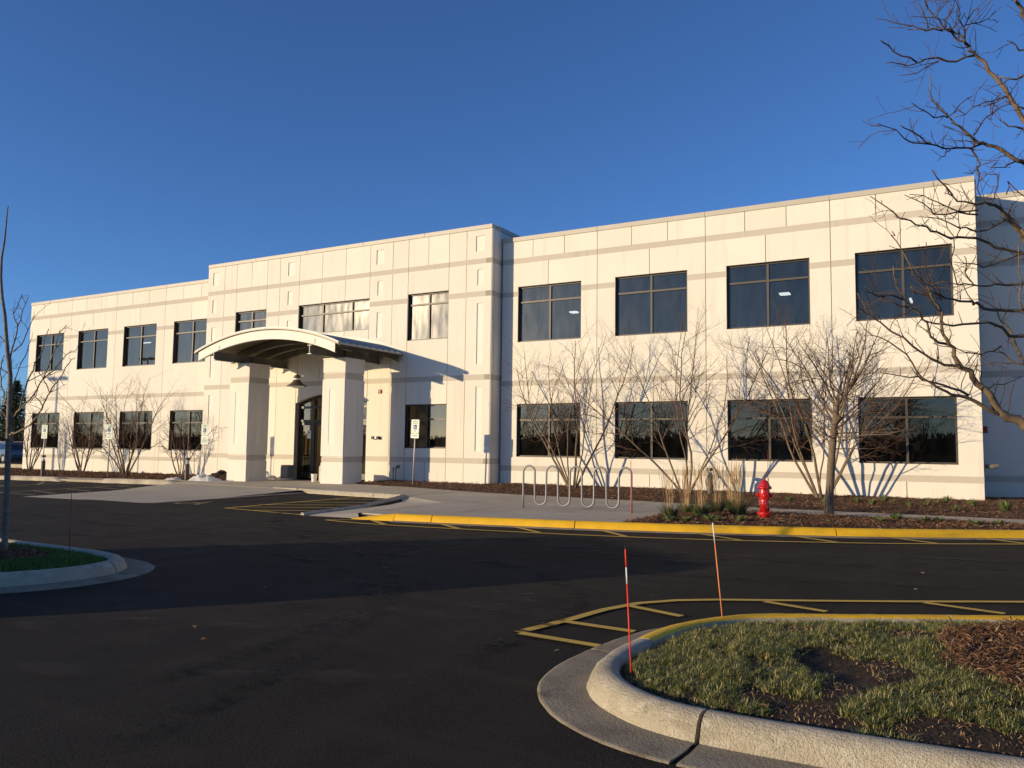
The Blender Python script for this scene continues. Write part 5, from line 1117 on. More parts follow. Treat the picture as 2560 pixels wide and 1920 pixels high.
SL = [[tuple(p) for p in lm] for lm in SAPLING]
# tie loose limb starts back to the trunk
trunk = SL[0]
limb_tree('sapling_tree', tuple(S0), 'slender bare sapling on the left island in front of the building corner', SL[1:],
          ([Vector((trunk[0][0], trunk[0][1], .0))]+[Vector(p[:3]) for p in trunk], [.042]+[max(.006, p[3]) for p in trunk]), BARKS, TWIG, .30, .085, 17, twr=.0024, jitter=.006, sub=.6)

# ------------------------------------------------------------------ far vegetation
def crown_faces(b, cx, cy, cz, rx, ry, rz_, n, s, rng, cone=False):
    for _ in range(n):
        if cone:
            t = rng.random()**.7; rr = rx*(1-t)*rng.random()**.4; a = rng.uniform(0, 6.28); p = Vector((cx+rr*math.cos(a), cy+rr*math.sin(a), cz+rz_*t*2-rz_))
        else:
            while True:
                p = Vector((rng.uniform(-1, 1), rng.uniform(-1, 1), rng.uniform(-1, 1)))
                if .25 < p.length < 1: break
            p = Vector((cx+p.x*rx, cy+p.y*ry, cz+p.z*rz_))
        a = Vector((rng.gauss(0, 1), rng.gauss(0, 1), rng.gauss(0, 1))).normalized()*s*rng.uniform(.5, 1.3); c = Vector((rng.gauss(0, 1), rng.gauss(0, 1), rng.gauss(0, 1))).normalized()*s*.5
        b.face([p-a, p+a, p+c])
def conifer(x, y, z, h, w, label, group, seed):
    rng = random.Random(seed); root = empty('evergreen_tree', (x, y, z), label, 'tree', group)
    b = MB(); b.tube([(0, 0, 0), (0, 0, h*.95)], [.16, .03], 6); b.build('trunk', BARKT, root)
    b = MB()
    for k in range(26):
        t = k/26; zz = h*(.12+.86*t); rr = w*(1-t)**.8
        for j in range(7):
            a = j*.9+k*1.3+rng.uniform(-.3, .3)
            for q in range(9):
                f = (q+1)/9; c = Vector((math.cos(a)*rr*f, math.sin(a)*rr*f, zz-.12*rr*f+rng.gauss(0, .06)))
                for _ in range(3):
                    v = Vector((rng.gauss(0, 1), rng.gauss(0, 1), rng.gauss(0, .5))).normalized()*.22; u = Vector((rng.gauss(0, 1), rng.gauss(0, 1), rng.gauss(0, 1))).normalized()*.10
                    b.face([c-v, c+v, c+u])
    b.build('crown', NEEDLE, root, kind='stuff')
conifer(-81.9, 45, -.6, 8.3, 2.9, 'tall dark evergreen against the sky just left of the building', 'evergreens beyond the far parking lot', 1)
conifer(-84.6, 46, -.6, 6.9, 2.7, 'shorter dark evergreen at the left edge behind the sapling', 'evergreens beyond the far parking lot', 2)
rng = random.Random(4)
def barewood(x, y, z, h, w, label, group, seed, n=900, parts=True):
    rng = random.Random(seed); root = empty('bare_tree', (x, y, z), label, 'tree', group)
    b = MB(); b.tube([(0, 0, 0), (.1, 0, h*.5), (0, 0, h*.9)], [.14, .09, .02], 5); b.build('trunk', FARWOOD, root)
    b = MB(); sp = [dict(n=5, wob=.12, up=.08, taper=.25, sides=3, kids=7, ang=40, ratio=.5, short=.3, out=b, **{'from': .2}),
        dict(n=3, wob=.15, up=.05, taper=.4, sides=3, kids=6, ang=40, ratio=.5, short=.3, out=b, rmax=.03, **{'from': .1}),
        dict(n=2, wob=.2, up=0, taper=.5, sides=3, kids=0, ang=40, ratio=.5, short=.3, out=b, rmax=.018, **{'from': .1})]
    for k in range(14):
        a = rng.uniform(0, 6.28); zz = h*rng.uniform(.15, .6); grow(b, Vector((0, 0, zz)), Vector((math.cos(a), math.sin(a), 1.1)).normalized(), w*rng.uniform(.7, 1.2), .05, 0, sp, rng)
    b.build('crown', FARWOOD, root, kind='stuff'); return root
for i, (x, y, h, w) in enumerate(((-86, 51, 6.2, 3.2), (-90, 50, 5.4, 3), (-94, 56, 6.4, 3.4), (-80, 52, 4.8, 2.6))):
    barewood(x, y, -.6, h, w, ['widest', 'second', 'tallest', 'smallest'][i]+' brown bare tree of the thicket behind the far left parked cars', 'bare trees behind the far parked cars', 200+i)
# brush mass behind the cars
b = MB()
for _ in range(5200):
    x = rng.uniform(-104, -72); y = 47+rng.uniform(-2, 5)+(-72-x)*.04; h = 2.6+1.2*mnoise.noise(Vector((x*.3, y*.3, 0)))
    z = -.6+rng.random()*h; a = Vector((rng.gauss(0, .35), rng.gauss(0, .35), rng.uniform(.4, 1))).normalized()*rng.uniform(.3, .6); u = Vector((rng.gauss(0, .1), rng.gauss(0, .1), 0))
    b.face([(x, y, z), (x+a.x+u.x, y+a.y+u.y, z+a.z), (x+u.x*1.5+.06, y+u.y, z+.06)])
tag(b.build('brush', FARWOOD), 'dark leafless brush behind the far parked cars', 'brush', kind='stuff')

# trees behind the camera: they show only in the window glass
protos = [barewood(-30, -48, -.2, 8.0, 4.4, 'bare tree across the road, seen only as a reflection in the windows', 'trees across the road mirrored in the glass', 300+i) for i in range(3)]
for i, pr in enumerate(protos): pr.location = (-20-18*i, -62, -.3)
rt_ = random.Random(9)
for i in range(30):
    c = copy_tree(protos[i % 3], loc=(-215+i*8+rt_.uniform(-3, 3), -60-rt_.uniform(0, 22), -.4), rz=rt_.uniform(0, 6.28)); c.scale = (1, 1, rt_.uniform(.75, 1.25))
b = MB()
for _ in range(26000):
    x = rt_.uniform(-280, 60); y = -70-rt_.uniform(0, 14); h = 3.9+1.6*mnoise.noise(Vector((x*.06, 0, 7)))+.9*mnoise.noise(Vector((x*.4, 0, 2)))
    z = -.4+h*rt_.random()**.8; s = rt_.uniform(.4, .9); a = Vector((rt_.gauss(0, .4), rt_.gauss(0, .4), 1)).normalized()*s
    b.face([(x-.12*s, y, z), (x+.3*s, y, z), (x+a.x+rt_.gauss(0, .2), y+a.y, z+a.z)])
for i in range(170):
    x0 = -285+i*2.1; h0 = 3.1+1.5*mnoise.noise(Vector((x0*.06, 0, 7)))+.8*mnoise.noise(Vector((x0*.4, 0, 2))); h1 = 3.1+1.5*mnoise.noise(Vector(((x0+2.1)*.06, 0, 7)))+.8*mnoise.noise(Vector(((x0+2.1)*.4, 0, 2)))
    b.face([(x0, -72, -.6), (x0+2.1, -72, -.6), (x0+2.1, -72.3, h1), (x0, -72.3, h0)]); b.face([(x0, -72.3, h0), (x0+2.1, -72.3, h1), (x0+2.1, -80, h1*.9), (x0, -80, h0*.9)])
tag(b.build('hedgerow', FARWOOD), 'dark hedgerow across the road, mirrored in the lower windows', 'hedgerow', kind='stuff')

# ------------------------------------------------------------------ street furniture
# fire hydrant
hx, hy, hz_ = -3.375, 15.22, .10
hyd = empty('fire_hydrant', (hx, hy, hz_), 'glossy red fire hydrant standing in the mulch behind the yellow kerb', 'fire hydrant')
b = MB(); b.lathe([(.088, -.06), (.088, .12), (.092, .125)], seg=24); b.lathe([(.088, .165), (.088, .30), (.093, .305), (.093, .325), (.088, .33), (.088, .40), (.094, .43), (.097, .50), (.094, .56), (.084, .585), (.084, .60)], seg=24)
b.build('barrel', RED, hyd, smooth=True, bevel=0)
b = MB(); b.lathe([(.10, .118), (.135, .122), (.135, .143), (.135, .1435), (.135, .165), (.10, .17)], seg=24)
for k in range(8):
    a = k*PI/4+.2; b.lathe([(.011, .108), (.011, .18), (.006, .186)], math.cos(a)*.118, math.sin(a)*.118, seg=6)
b.build('base_flange', RED, hyd)
b = MB(); b.lathe([(.09, .585), (.128, .59), (.128, .618), (.112, .624), (.098, .64), (.094, .66), (.084, .69), (.066, .715), (.044, .733), (.022, .742), (.020, .765), (.014, .772)], seg=24)
for k in range(8):
    a = k*PI/4; b.lathe([(.011, .575), (.011, .63), (.006, .636)], math.cos(a)*.115, math.sin(a)*.115, seg=6)
b.build('bonnet', RED, hyd, smooth=True)
def nozzle(dirv, r, L, z):
    d = Vector(dirv).normalized(); o = Vector((0, 0, z)); b = MB()
    b.tube([o+d*.06, o+d*(.09+L*.4)], [r*.85, r*.85], 16); b.tube([o+d*(.09+L*.4), o+d*(.09+L*.75)], [r*1.12, r*1.05], 16); b.tube([o+d*(.09+L*.75), o+d*(.09+L*.9)], [r*.8, r*.6], 12); b.tube([o+d*(.09+L*.9), o+d*(.09+L*1.2)], [.016, .014], 5)
    return b.build('nozzle', RED, hyd)
nozzle((-1, -.25, 0), .042, .055, .47); nozzle((1, -.12, 0), .042, .055, .47); nozzle((.35, -1, 0), .058, .05, .46)
def chain(a, c, sag):
    b = MB(); a = Vector(a); c = Vector(c); n = 12
    for k in range(n):
        t = (k+.5)/n; p = a.lerp(c, t); p.z -= sag*4*t*(1-t); q = a.lerp(c, (k+1.1)/n); q.z -= sag*4*(k+1.1)/n*(1-(k+1.1)/n)
        d = (q-p).normalized()*.011; s = d.cross(Vector((0, 1, .3 if k % 2 else -1))).normalized()*.004; b.tube([p-d-s, p+d-s, p+d+s, p-d+s, p-d-s], .0018, 4)
    return b.build('chain', GALV, hyd)
chain((-.10, -.03, .43), (-.05, -.09, .38), .12); chain((.12, -.02, .43), (.03, -.10, .40), .17)

# bicycle rack
P0 = Vector((-8.52, 15.45, 0)); P1 = Vector((-6.10, 15.61, 0)); dx = (P1-P0); Lr = dx.length; dx.normalize()
rack = empty('bicycle_rack', (P0.x, P0.y, PZ), 'grey steel wave bicycle rack on the concrete plaza', 'bike rack')
hp = Lr/9; r_ = hp/2; top = .91; low = .085
pts = [(0, 0, 0), (0, 0, .1), (0, 0, top-r_)]
def off(s, z): return (dx.x*s, dx.y*s, z)
pts = [off(0, -.02), off(0, .3), off(0, top-r_)]; s = 0
for k in range(9):
    upk = k % 2 == 0; cz = (top-r_) if upk else (low+r_)
    for j in range(1, 13):
        a = PI*j/12; pts.append(off(s+r_-r_*math.cos(a), cz+(r_*math.sin(a) if upk else -r_*math.sin(a))))
    s += hp
    if k < 8:
        za, zb = ((top-r_), (low+r_)) if upk else ((low+r_), (top-r_))
        pts.append(off(s, za+(zb-za)*.5))
pts.append(off(s, .3)); pts.append(off(s, -.02))
b = MB(); b.tube(pts, .0215, 12); b.build('tube', GALV, rack, smooth=True)
b = MB()
for q in (0, s):
    b.lathe([(.032, -.002), (.032, .006)], dx.x*q, dx.y*q, seg=12)
b.build('mounting_collar', GALV, rack)

# parking signs
def text_mesh(s, size, name, m_, parent, loc, font_w=0.0):
    cu = bpy.data.curves.new(name, 'FONT'); cu.body = s; cu.size = size; cu.align_x = 'CENTER'; cu.align_y = 'CENTER'; cu.offset = font_w
    o = bpy.data.objects.new('t', cu); COL.objects.link(o); dg = bpy.context.evaluated_depsgraph_get()
    me = bpy.data.meshes.new_from_object(o.evaluated_get(dg)); bpy.data.objects.remove(o)
    me.materials.clear(); me.materials.append(m_)
    q = bpy.data.objects.new(name, me); q.location = loc; q.rotation_euler = (PI/2, 0, 0); link(q, parent); return q
def rrect(w, h, r, y, n=5):
    out = []
    for cx, cz, a0 in ((w/2-r, h/2-r, 0), (-w/2+r, h/2-r, 90), (-w/2+r, -h/2+r, 180), (w/2-r, -h/2+r, 270)):
        for k in range(n+1):
            a = math.radians(a0+90*k/n); out.append((cx+r*math.cos(a), y, cz+r*math.sin(a)))
    return out
def plate(name, w, h, parent, zc, m_, y=-.03, th=.003, r=.03):
    b = MB(); f = rrect(w, h, r, y); k = rrect(w, h, r, y+th); f = [(x, yy, z+zc) for x, yy, z in f]; k = [(x, yy, z+zc) for x, yy, z in k]
    b.face(f[::-1]); b.face(k)
    for i in range(len(f)): j = (i+1) % len(f); b.face([f[i], f[j], k[j], k[i]])
    return b.build(name, m_, parent)
def border(w, h, parent, zc, y, m_):
    b = MB(); a = rrect(w-.02, h-.02, .024, y); c = rrect(w-.03, h-.03, .02, y)
    for i in range(len(a)):
        j = (i+1) % len(a); b.face([(a[i][0], y, a[i][2]+zc), (a[j][0], y, a[j][2]+zc), (c[j][0], y, c[j][2]+zc), (c[i][0], y, c[i][2]+zc)])
    return b.build('border', m_, parent)
def parking_sign(x, y, z0, ztop, label, lean=0.0, low_h=.155, rz=0.0, lines=('$250 FINE',), group='accessible parking signs along the building'):
    root = empty('parking_sign', (x, y, z0), label, 'sign', group, rz=rz); root.rotation_euler = (0, lean, rz); H = ztop-z0
    b = MB(); b.tube([(0, 0, -.15), (0, 0, H-.02)], .024, 10); b.build('post', SIGNPOST, root, smooth=True)
    zc = H-.229; p = plate('sign_plate', .305, .457, root, zc, SIGNW); yf = -.0312
    border(.305, .457, p, zc, yf, SIGNG)
    text_mesh('RESERVED', .046, 'lettering', SIGNG, p, (0, yf-.0004, zc+.165), .0012); text_mesh('PARKING', .046, 'lettering', SIGNG, p, (0, yf-.0004, zc+.10), .0012)
    b = MB(); b.face([(-.066, yf-.0003, zc-.105), (.066, yf-.0003, zc-.105), (.066, yf-.0003, zc+.055), (-.066, yf-.0003, zc+.055)]); b.build('blue_square', SIGNB, p)
    b = MB()
    for k, q in enumerate(ISA): b.face([(-.03+u*.135, yf-.0008-.0001*k, zc-.095+v*.15) for u, v in q])
    b.build('wheelchair_symbol', WHITE, p)
    b = MB(); b.box(-.06, -.004, yf-.0012, yf-.0002, zc-.170, zc-.146); b.box(.004, .06, yf-.0012, yf-.0002, zc-.170, zc-.146)
    text_mesh('PERMIT', .034, 'lettering', BLACK, p, (0, yf-.0004, zc-.155), .001)
    z2 = zc-.229-.008-low_h/2; p2 = plate('fine_plate', .305, low_h, root, z2, SIGNW, r=.028)
    for i, t in enumerate(lines): text_mesh(t, .05, 'lettering', SIGNG, p2, (0, yf-.0004, z2+(len(lines)-1)*.036-i*.075), .0014)
    for zz in (zc+.205, zc-.205, z2):
        b = MB(); b.tube([(0, -.036, zz), (0, -.031, zz)], .008, 8); b.build('bolt', GALV, p if zz != z2 else p2)
    return root
parking_sign(-16.25, 21.88, .10, 2.285, 'white accessible parking sign standing right of the entrance, in front of the block window', lean=.03, rz=.12)
parking_sign(-26.43, 21.88, -.0, 2.18, 'tall accessible parking sign beside the left entrance pillar, with a two-line lower plate', low_h=.34, lines=('VAN', 'ACCESSIBLE', '$250 FINE'), lean=-.01, rz=.3)
parking_sign(-31.87, 21.45, -.05, 2.17, 'accessible parking sign in front of the tallest bare shrub of the left wing', rz=.3)
parking_sign(-36.6, 21.45, -.11, 2.17, 'accessible parking sign right of the far left bollard light', rz=.3, lean=.01)

# bollard lights
def bollard(x, y, z, h, label):
    root = empty('bollard_light', (x, y, z), label, 'bollard light', 'bollard lights in the mulch'); r = .085
    b = MB(); b.lathe([(r, -.1), (r, h*.72), (r*.92, h*.725)], seg=20); b.build('post', mat_b, root, smooth=False)
    b = MB(); b.lathe([(r*.95, h*.90), (r*1.03, h*.902), (r*1.03, h), (r*.9, h+.006)], seg=20); b.build('cap', mat_b, root)
    b = MB(); b.lathe([(r*.9, h*.727), (r*.62, h*.79), (r*.25, h*.86), (r*.2, h*.90)], seg=20); b.build('reflector', WHITE, root, smooth=True)
    for k in range(3):
        a = k*2.1+.4; bb = MB(); bb.tube([(math.cos(a)*r*.88, math.sin(a)*r*.88, h*.72), (math.cos(a)*r*.88, math.sin(a)*r*.88, h*.905)], .006, 5); bb.build('strut', mat_b, root)
mat_b = mat('bronze_bollard', (.10, .085, .065), .45, [(8, .4, .7, (.075, .062, .048))], spec=.4)
bollard(-36.3, 21.3, -.12, .92, 'dark bronze bollard light at the far left corner bed'); bollard(-26.95, 21.5, -.02, .86, 'dark bronze bollard light left of the entrance pillar, by the plastic sheeting')
bollard(-6.66, 23.2, .12, .75, 'weathered bollard light behind the straw grasses, between the hydrant and the bike rack')

# marker stakes
def stake(x, y, z, x2, z2, label, cols, r=.0045, group='thin driveway marker stakes'):
    root = empty('marker_stake', (x, y, z), label, 'marker stake', group); v = Vector((x2-x, 0, z2-z)); prev = 0
    for t, m_ in cols:
        b = MB(); b.tube([v*prev-(Vector((0, 0, .05)) if prev == 0 else Vector()), v*t], r, 8); b.build('stake_section', m_, root, smooth=True); prev = t
stake(-1.71, 4.38, .10, -1.75, .81, 'bright orange marker stake with a white band and black tip, nearest to the camera', [(.70, ORANGE), (.83, WHITE), (.975, ORANGE), (1, BLACK)], .0048)
stake(-1.65, 6.06, .10, -1.725, .82, 'leaning faded orange marker stake with a pale top, behind the first one', [(.80, ORANGP), (1, WHITE)], .0048)
stake(-8.62, 5.4, .12, -8.64, .80, 'thin dark red marker stake on the left island', [(1, DRED)], .0035)
stake(-3.27, 14.97, .10, -3.25, 1.38, 'thin red marker stake in front of the hydrant', [(1, DRED)], .005)
stake(-5.23, 13.36, .10, -5.235, 1.17, 'thin pink-red marker stake beside the right end of the bicycle rack', [(1, ORANGE)], .0055)

# ornamental grasses
def feather(x, y, z, r, hb, hs, nb_, ns, label, seed):
    rng = random.Random(seed); root = empty('ornamental_grass', (x, y, z), label, 'grass clump', 'feather grasses by the hydrant')
    b = MB()
    for _ in range(nb_):
        a = rng.uniform(0, 6.28); rr = r*rng.random()**.6*.55; p = Vector((math.cos(a)*rr, math.sin(a)*rr, 0)); d = Vector((math.cos(a)*rng.uniform(.15, .75), math.sin(a)*rng.uniform(.15, .75), 1)).normalized(); h = hb*rng.uniform(.55, 1.1)
        w = Vector((-math.sin(a), math.cos(a), 0))*.0035; m1_ = p+d*h*.55; e = p+d*h*.95+Vector((math.cos(a), math.sin(a), -.25))*h*.2*rng.random()
        b.face([p-w, p+w, m1_+w, m1_-w]); b.face([m1_-w, m1_+w, e])
    b.build('base_blades', GREENB, root, kind='stuff')
    b = MB()
    for _ in range(ns):
        a = rng.uniform(0, 6.28); rr = r*rng.random()**.6*.6; p = Vector((math.cos(a)*rr, math.sin(a)*rr, .02)); d = Vector((rng.gauss(0, .09), rng.gauss(0, .09), 1)).normalized(); h = hs*rng.uniform(.6, 1.08)
        e = p+d*h; w = Vector((math.cos(a+1), math.sin(a+1), 0))*.0019; b.face([p-w, p+w, e+w*.6, e-w*.6])
        k = p+d*h*.72; w2 = w*3.2; b.face([k, k+d*h*.1+w2, e, k+d*h*.1-w2])
    b.build('stalks', STRAW, root, kind='stuff')
feather(-4.88, 14.4, .10, .18, .34, .9, 330, 45, 'rounded green clump with sparse tall stalks at the left tip of the hydrant bed', 1)
feather(-5.0, 15.75, .10, .20, .30, 1.0, 220, 75, 'straw-coloured grass clump second from the left, brushing the shrub stems behind', 2)
feather(-4.55, 15.2, .10, .22, .38, 1.0, 340, 60, 'widest green-based feather grass in the middle of the row', 3)
feather(-4.55, 16.3, .10, .20, .36, 1.05, 300, 75, 'feather grass in front of the weathered bollard light', 4)
feather(-4.42, 16.95, .10, .20, .40, 1.1, 340, 80, 'feather grass at the back of the row near the narrow walk', 5)
feather(-4.02, 15.85, .10, .2, .40, 1.0, 330, 70, 'dark green feather grass nearest to the hydrant', 6)
def tuft_mesh(seed, r, h, n):
    rng = random.Random(seed); b = MB()
    for _ in range(n):
        a = rng.uniform(0, 6.28); p = Vector((math.cos(a)*r*.3*rng.random(), math.sin(a)*r*.3*rng.random(), -.01)); o = rng.uniform(.2, 1); d = Vector((math.cos(a)*o, math.sin(a)*o, 1)).normalized(); hh = h*rng.uniform(.5, 1.15); w = Vector((-math.sin(a), math.cos(a), 0))*.005
        m1_ = p+d*hh*.6; e = m1_+Vector((math.cos(a)*o*.9, math.sin(a)*o*.9, .1))*hh*.5; b.face([p-w, p+w, m1_+w, m1_-w]); b.face([m1_-w, m1_+w, e])
    return b
tprotos = []
for i, (x, y, s) in enumerate(((-4.17, 21.6, 1), (-3.11, 20.3, 1.1), (-2.63, 22.18, 1), (-2.2, 21.3, 1.1), (-2.05, 22.6, 1.2), (-1.39, 21.4, .9), (-1.8, 22.2, .7), (-1.05, 21.9, 1.1), (-.68, 23.1, 1.1), (-.46, 21.0, .8), (-.1, 22.2, 1.1), (.52, 21.1, 1.7), (-.85, 22.9, .8), (-.2, 22.9, .7))):
    o = tuft_mesh(i, .14, .24, 90).build('grass_tuft', TUFT); o.location = (x, y, rz(x, y)); o.scale = (s, s, s)
    tag(o, 'large bright green grass tuft at the recessed corner of the building' if s == 1.7 else 'small green grass tuft in the mulch below the last right windows', 'grass tuft', 'grass tufts in the wall bed')
for i, (x, y, s) in enumerate(((-1.5, 15.85, 1.0), (-1.32, 16.6, 1.1), (-.85, 16.5, 1.0), (-.62, 16.62, .9), (-.05, 16.35, 1.1), (.3, 16.7, .9), (-3.6, 14.35, 1.0), (-4.12, 14.25, 1.2), (-3.95, 14.2, .8), (-4.68, 13.85, 1.0), (-4.45, 13.95, .9), (-2.3, 15.3, .5))):
    o = tuft_mesh(40+i, .18, .17, 110).build('low_grass_tuft', TUFT); o.location = (x, y, iz(x, y)); o.scale = (s*1.3, s*1.3, s)
    tag(o, 'low spreading pale green tuft in the mulch behind the yellow kerb', 'grass tuft', 'low tufts behind the yellow kerb')
b = MB(); b.lathe([(.0, -.01), (.085, -.01), (.085, .05), (.06, .058)], seg=14); o = b.build('valve_cap', mat('dull_brown_cap', (.09, .06, .045), .7)); o.location = (-3.0, 14.45, iz(-3.0, 14.45)); tag(o, 'low round brown valve cap in the mulch right of the hydrant', 'valve cap')

# entrance bits
pen = empty('pendant_lamp', (CX, 22.05, 0), 'bell-shaped bronze pendant lamp hanging under the entrance canopy', 'pendant lamp')
b = MB(); b.tube([(0, 0, 3.98), (0, 0, 5.30)], .009, 6); b.build('stem', mat_b, pen)
b = MB(); b.lathe([(.30, 3.585), (.375, 3.56), (.375, 3.575), (.30, 3.61), (.21, 3.67), (.145, 3.75), (.125, 3.80)], seg=32); b.build('shade', mat_b, pen, smooth=True)
b = MB(); b.lathe([(.118, 3.795), (.118, 3.85)], seg=24); b.build('collar', WHITE, pen)
b = MB(); b.lathe([(.125, 3.85), (.125, 3.91), (.10, 3.955), (.05, 3.98), (.02, 4.0)], seg=24); b.build('cap', mat_b, pen, smooth=True)
b = MB(); b.lathe([(.04, 3.49), (.15, 3.505), (.235, 3.54), (.29, 3.585)], seg=28); b.build('lens', WHITE, pen, smooth=True)
al = empty('fire_alarm', (-19.34, B0-.001, 3.43), 'small red fire alarm strobe on the wall right of the entrance', 'fire alarm')
b = MB(); b.box(-.08, .08, -.05, 0, -.07, .07); b.build('housing', DRED, al, bevel=.006); b = MB(); b.box(-.07, -.03, -.062, -.0505, -.045, .055); b.build('strobe', WHITE, al)
al2 = empty('fire_alarm', (XR+.001, 25.1, 2.02), 'small red fire alarm in the shaded recess at the right end of the building', 'fire alarm')
b = MB(); b.box(0, .11, -.09, .09, -.09, .09); b.build('housing', DRED, al2, bevel=.006)
sc = empty('wall_sconce', (-19.44, B0-.001, 1.70), 'small dark twin-head wall light low on the wall right of the entrance', 'wall light')
for s in (-1, 1): b = MB(); b.box(s*.115-.055, s*.115+.055, -.11, -.0, -.055, .055); b.build('lamp_head', BLACK, sc, bevel=.008)
b = MB(); b.box(-.055, .055, -.08, 0, -.04, .045); b.build('body', WHITE, sc, bevel=.01)
fd = empty('standpipe', (-18.3, B0-.32, .1), 'twin capped dark pipes standing against the shaded wall beside the parking sign', 'pipe')
for s in (-.07, .05): b = MB(); b.tube([(s, 0, -.05), (s, 0, .42)], .016, 8); b.build('pipe', STEEL, fd); b = MB(); b.tube([(s, 0, .40), (s, 0, .53)], .032, 10); b.build('cap', GALV, fd)
b = MB(); b.tube([(.05, 0, .54), (.17, -.02, .57)], .03, 8); b.tube([(.17, -.02, .50), (.17, -.02, .62)], .05, 8); b.build('valve', STEEL, fd)
f2 = empty('wall_hydrant', (XR, 24.72, 1.05), 'dark fire department connection sticking out of the right end wall', 'wall hydrant')
b = MB(); b.tube([(0, 0, 0), (.20, 0, 0)], .055, 12); b.tube([(.20, 0, 0), (.33, 0, .02)], [.07, .05], 10); b.build('connection', STEEL, f2); b = MB(); b.tube([(0.001, 0, 0), (.018, 0, 0)], .13, 16); b.build('plate', STEEL, f2)
bk_ = empty('bucket', (-20.55, 21.8, PZ), 'white plastic bucket beside the right entrance pillar', 'bucket')
b = MB(); b.lathe([(.085, 0), (.105, .27), (.118, .272), (.118, .285)], seg=20); b.build('body', WHITE, bk_, smooth=False)
b = MB(); b.tube([(-.118, 0, .25), (-.16, -.09, .17), (0, -.15, .15), (.16, -.09, .17), (.118, 0, .25)], .004, 5); b.build('handle', GALV, bk_)
b = MB(); w = .24
wc = empty('waste_container', (-20.42, 22.15, PZ), 'pale beige waste container with an open slot behind the white bucket', 'waste container')
b.box(-.24, .24, 0, .3, 0, .36); b.box(-.24, -.18, 0, .3, .361, .52); b.box(-.02, .24, 0, .3, .361, .52); b.box(-.24, .24, 0, .3, .521, .56); b.build('body', mat('beige_plastic', (.55, .50, .41), .6), wc, bevel=.006)
bx = empty('utility_box', (-23.85, 23.42, PZ), 'grey utility box on the ground at the left jamb of the entrance', 'utility box')
b = MB(); b.box(0, .36, 0, .36, 0, .52); b.build('cabinet', mat('grey_cabinet', (.20, .20, .19), .6), bx, bevel=.012); b = MB(); b.box(-.03, .0-.001, .02, .3, 0, .44); b.build('side_panel', BLACK, bx)
def heap(name, x, y, w, d, h, z, m_, label, cat, seed, group=None):
    v = []; f = []; n = 34
    for j in range(n+1):
        for i in range(n+1):
            u = i/n*2-1; t = j/n*2-1; r = math.hypot(u, t); e = max(0, 1-r**2.2)
            q = Vector((u*2.2+seed, t*2.2, seed)); k = mnoise.noise(q)+.5*abs(mnoise.noise(q*2.7))+.3*abs(mnoise.noise(q*6))
            v.append((u*w*(1+.1*mnoise.noise(q*1.4)), t*d*(1+.1*mnoise.noise(q*1.2)), (e**.7)*h*(.6+.75*k)-.012))
    for j in range(n):
        for i in range(n): a = j*(n+1)+i; f.append((a, a+1, a+n+2, a+n+1))
    me = bpy.data.meshes.new(name); me.from_pydata(v, [], f); me.materials.append(m_)
    o = bpy.data.objects.new(name, me); link(o); o.location = (x, y, z); tag(o, label, cat, group); return o
heap('plastic_sheet', -25.25, 20.95, .75, .42, .22, PZ-.06, PLAST, 'crumpled clear plastic sheeting piled at the foot of the left entrance pillar', 'plastic sheet', 1.3, 'plastic sheeting left by the entrance')
heap('plastic_sheet', -27.5, 21.35, .45, .25, .11, -.03, PLAST, 'small flat plastic sheet on the mulch left of the bollard light', 'plastic sheet', 4.1, 'plastic sheeting left by the entrance')
heap('plastic_sheet', -24.55, 23.2, .7, .3, .2, PZ, PLAST, 'crumpled plastic sheeting against the wall inside the entrance, left of the door', 'plastic sheet', 7.9, 'plastic sheeting left by the entrance')
heap('soil_pile', -26.2, 22.5, .95, .55, .30, .0, SOIL, 'dark mound of soil behind the plastic sheeting by the left pillar', 'soil pile', 2.2)
heap('soil_pile', -17.75, 17.35, .35, .16, .05, .02, SOIL, 'small dark clump of debris in the gutter at the end of the short kerb', 'debris', 5.5)

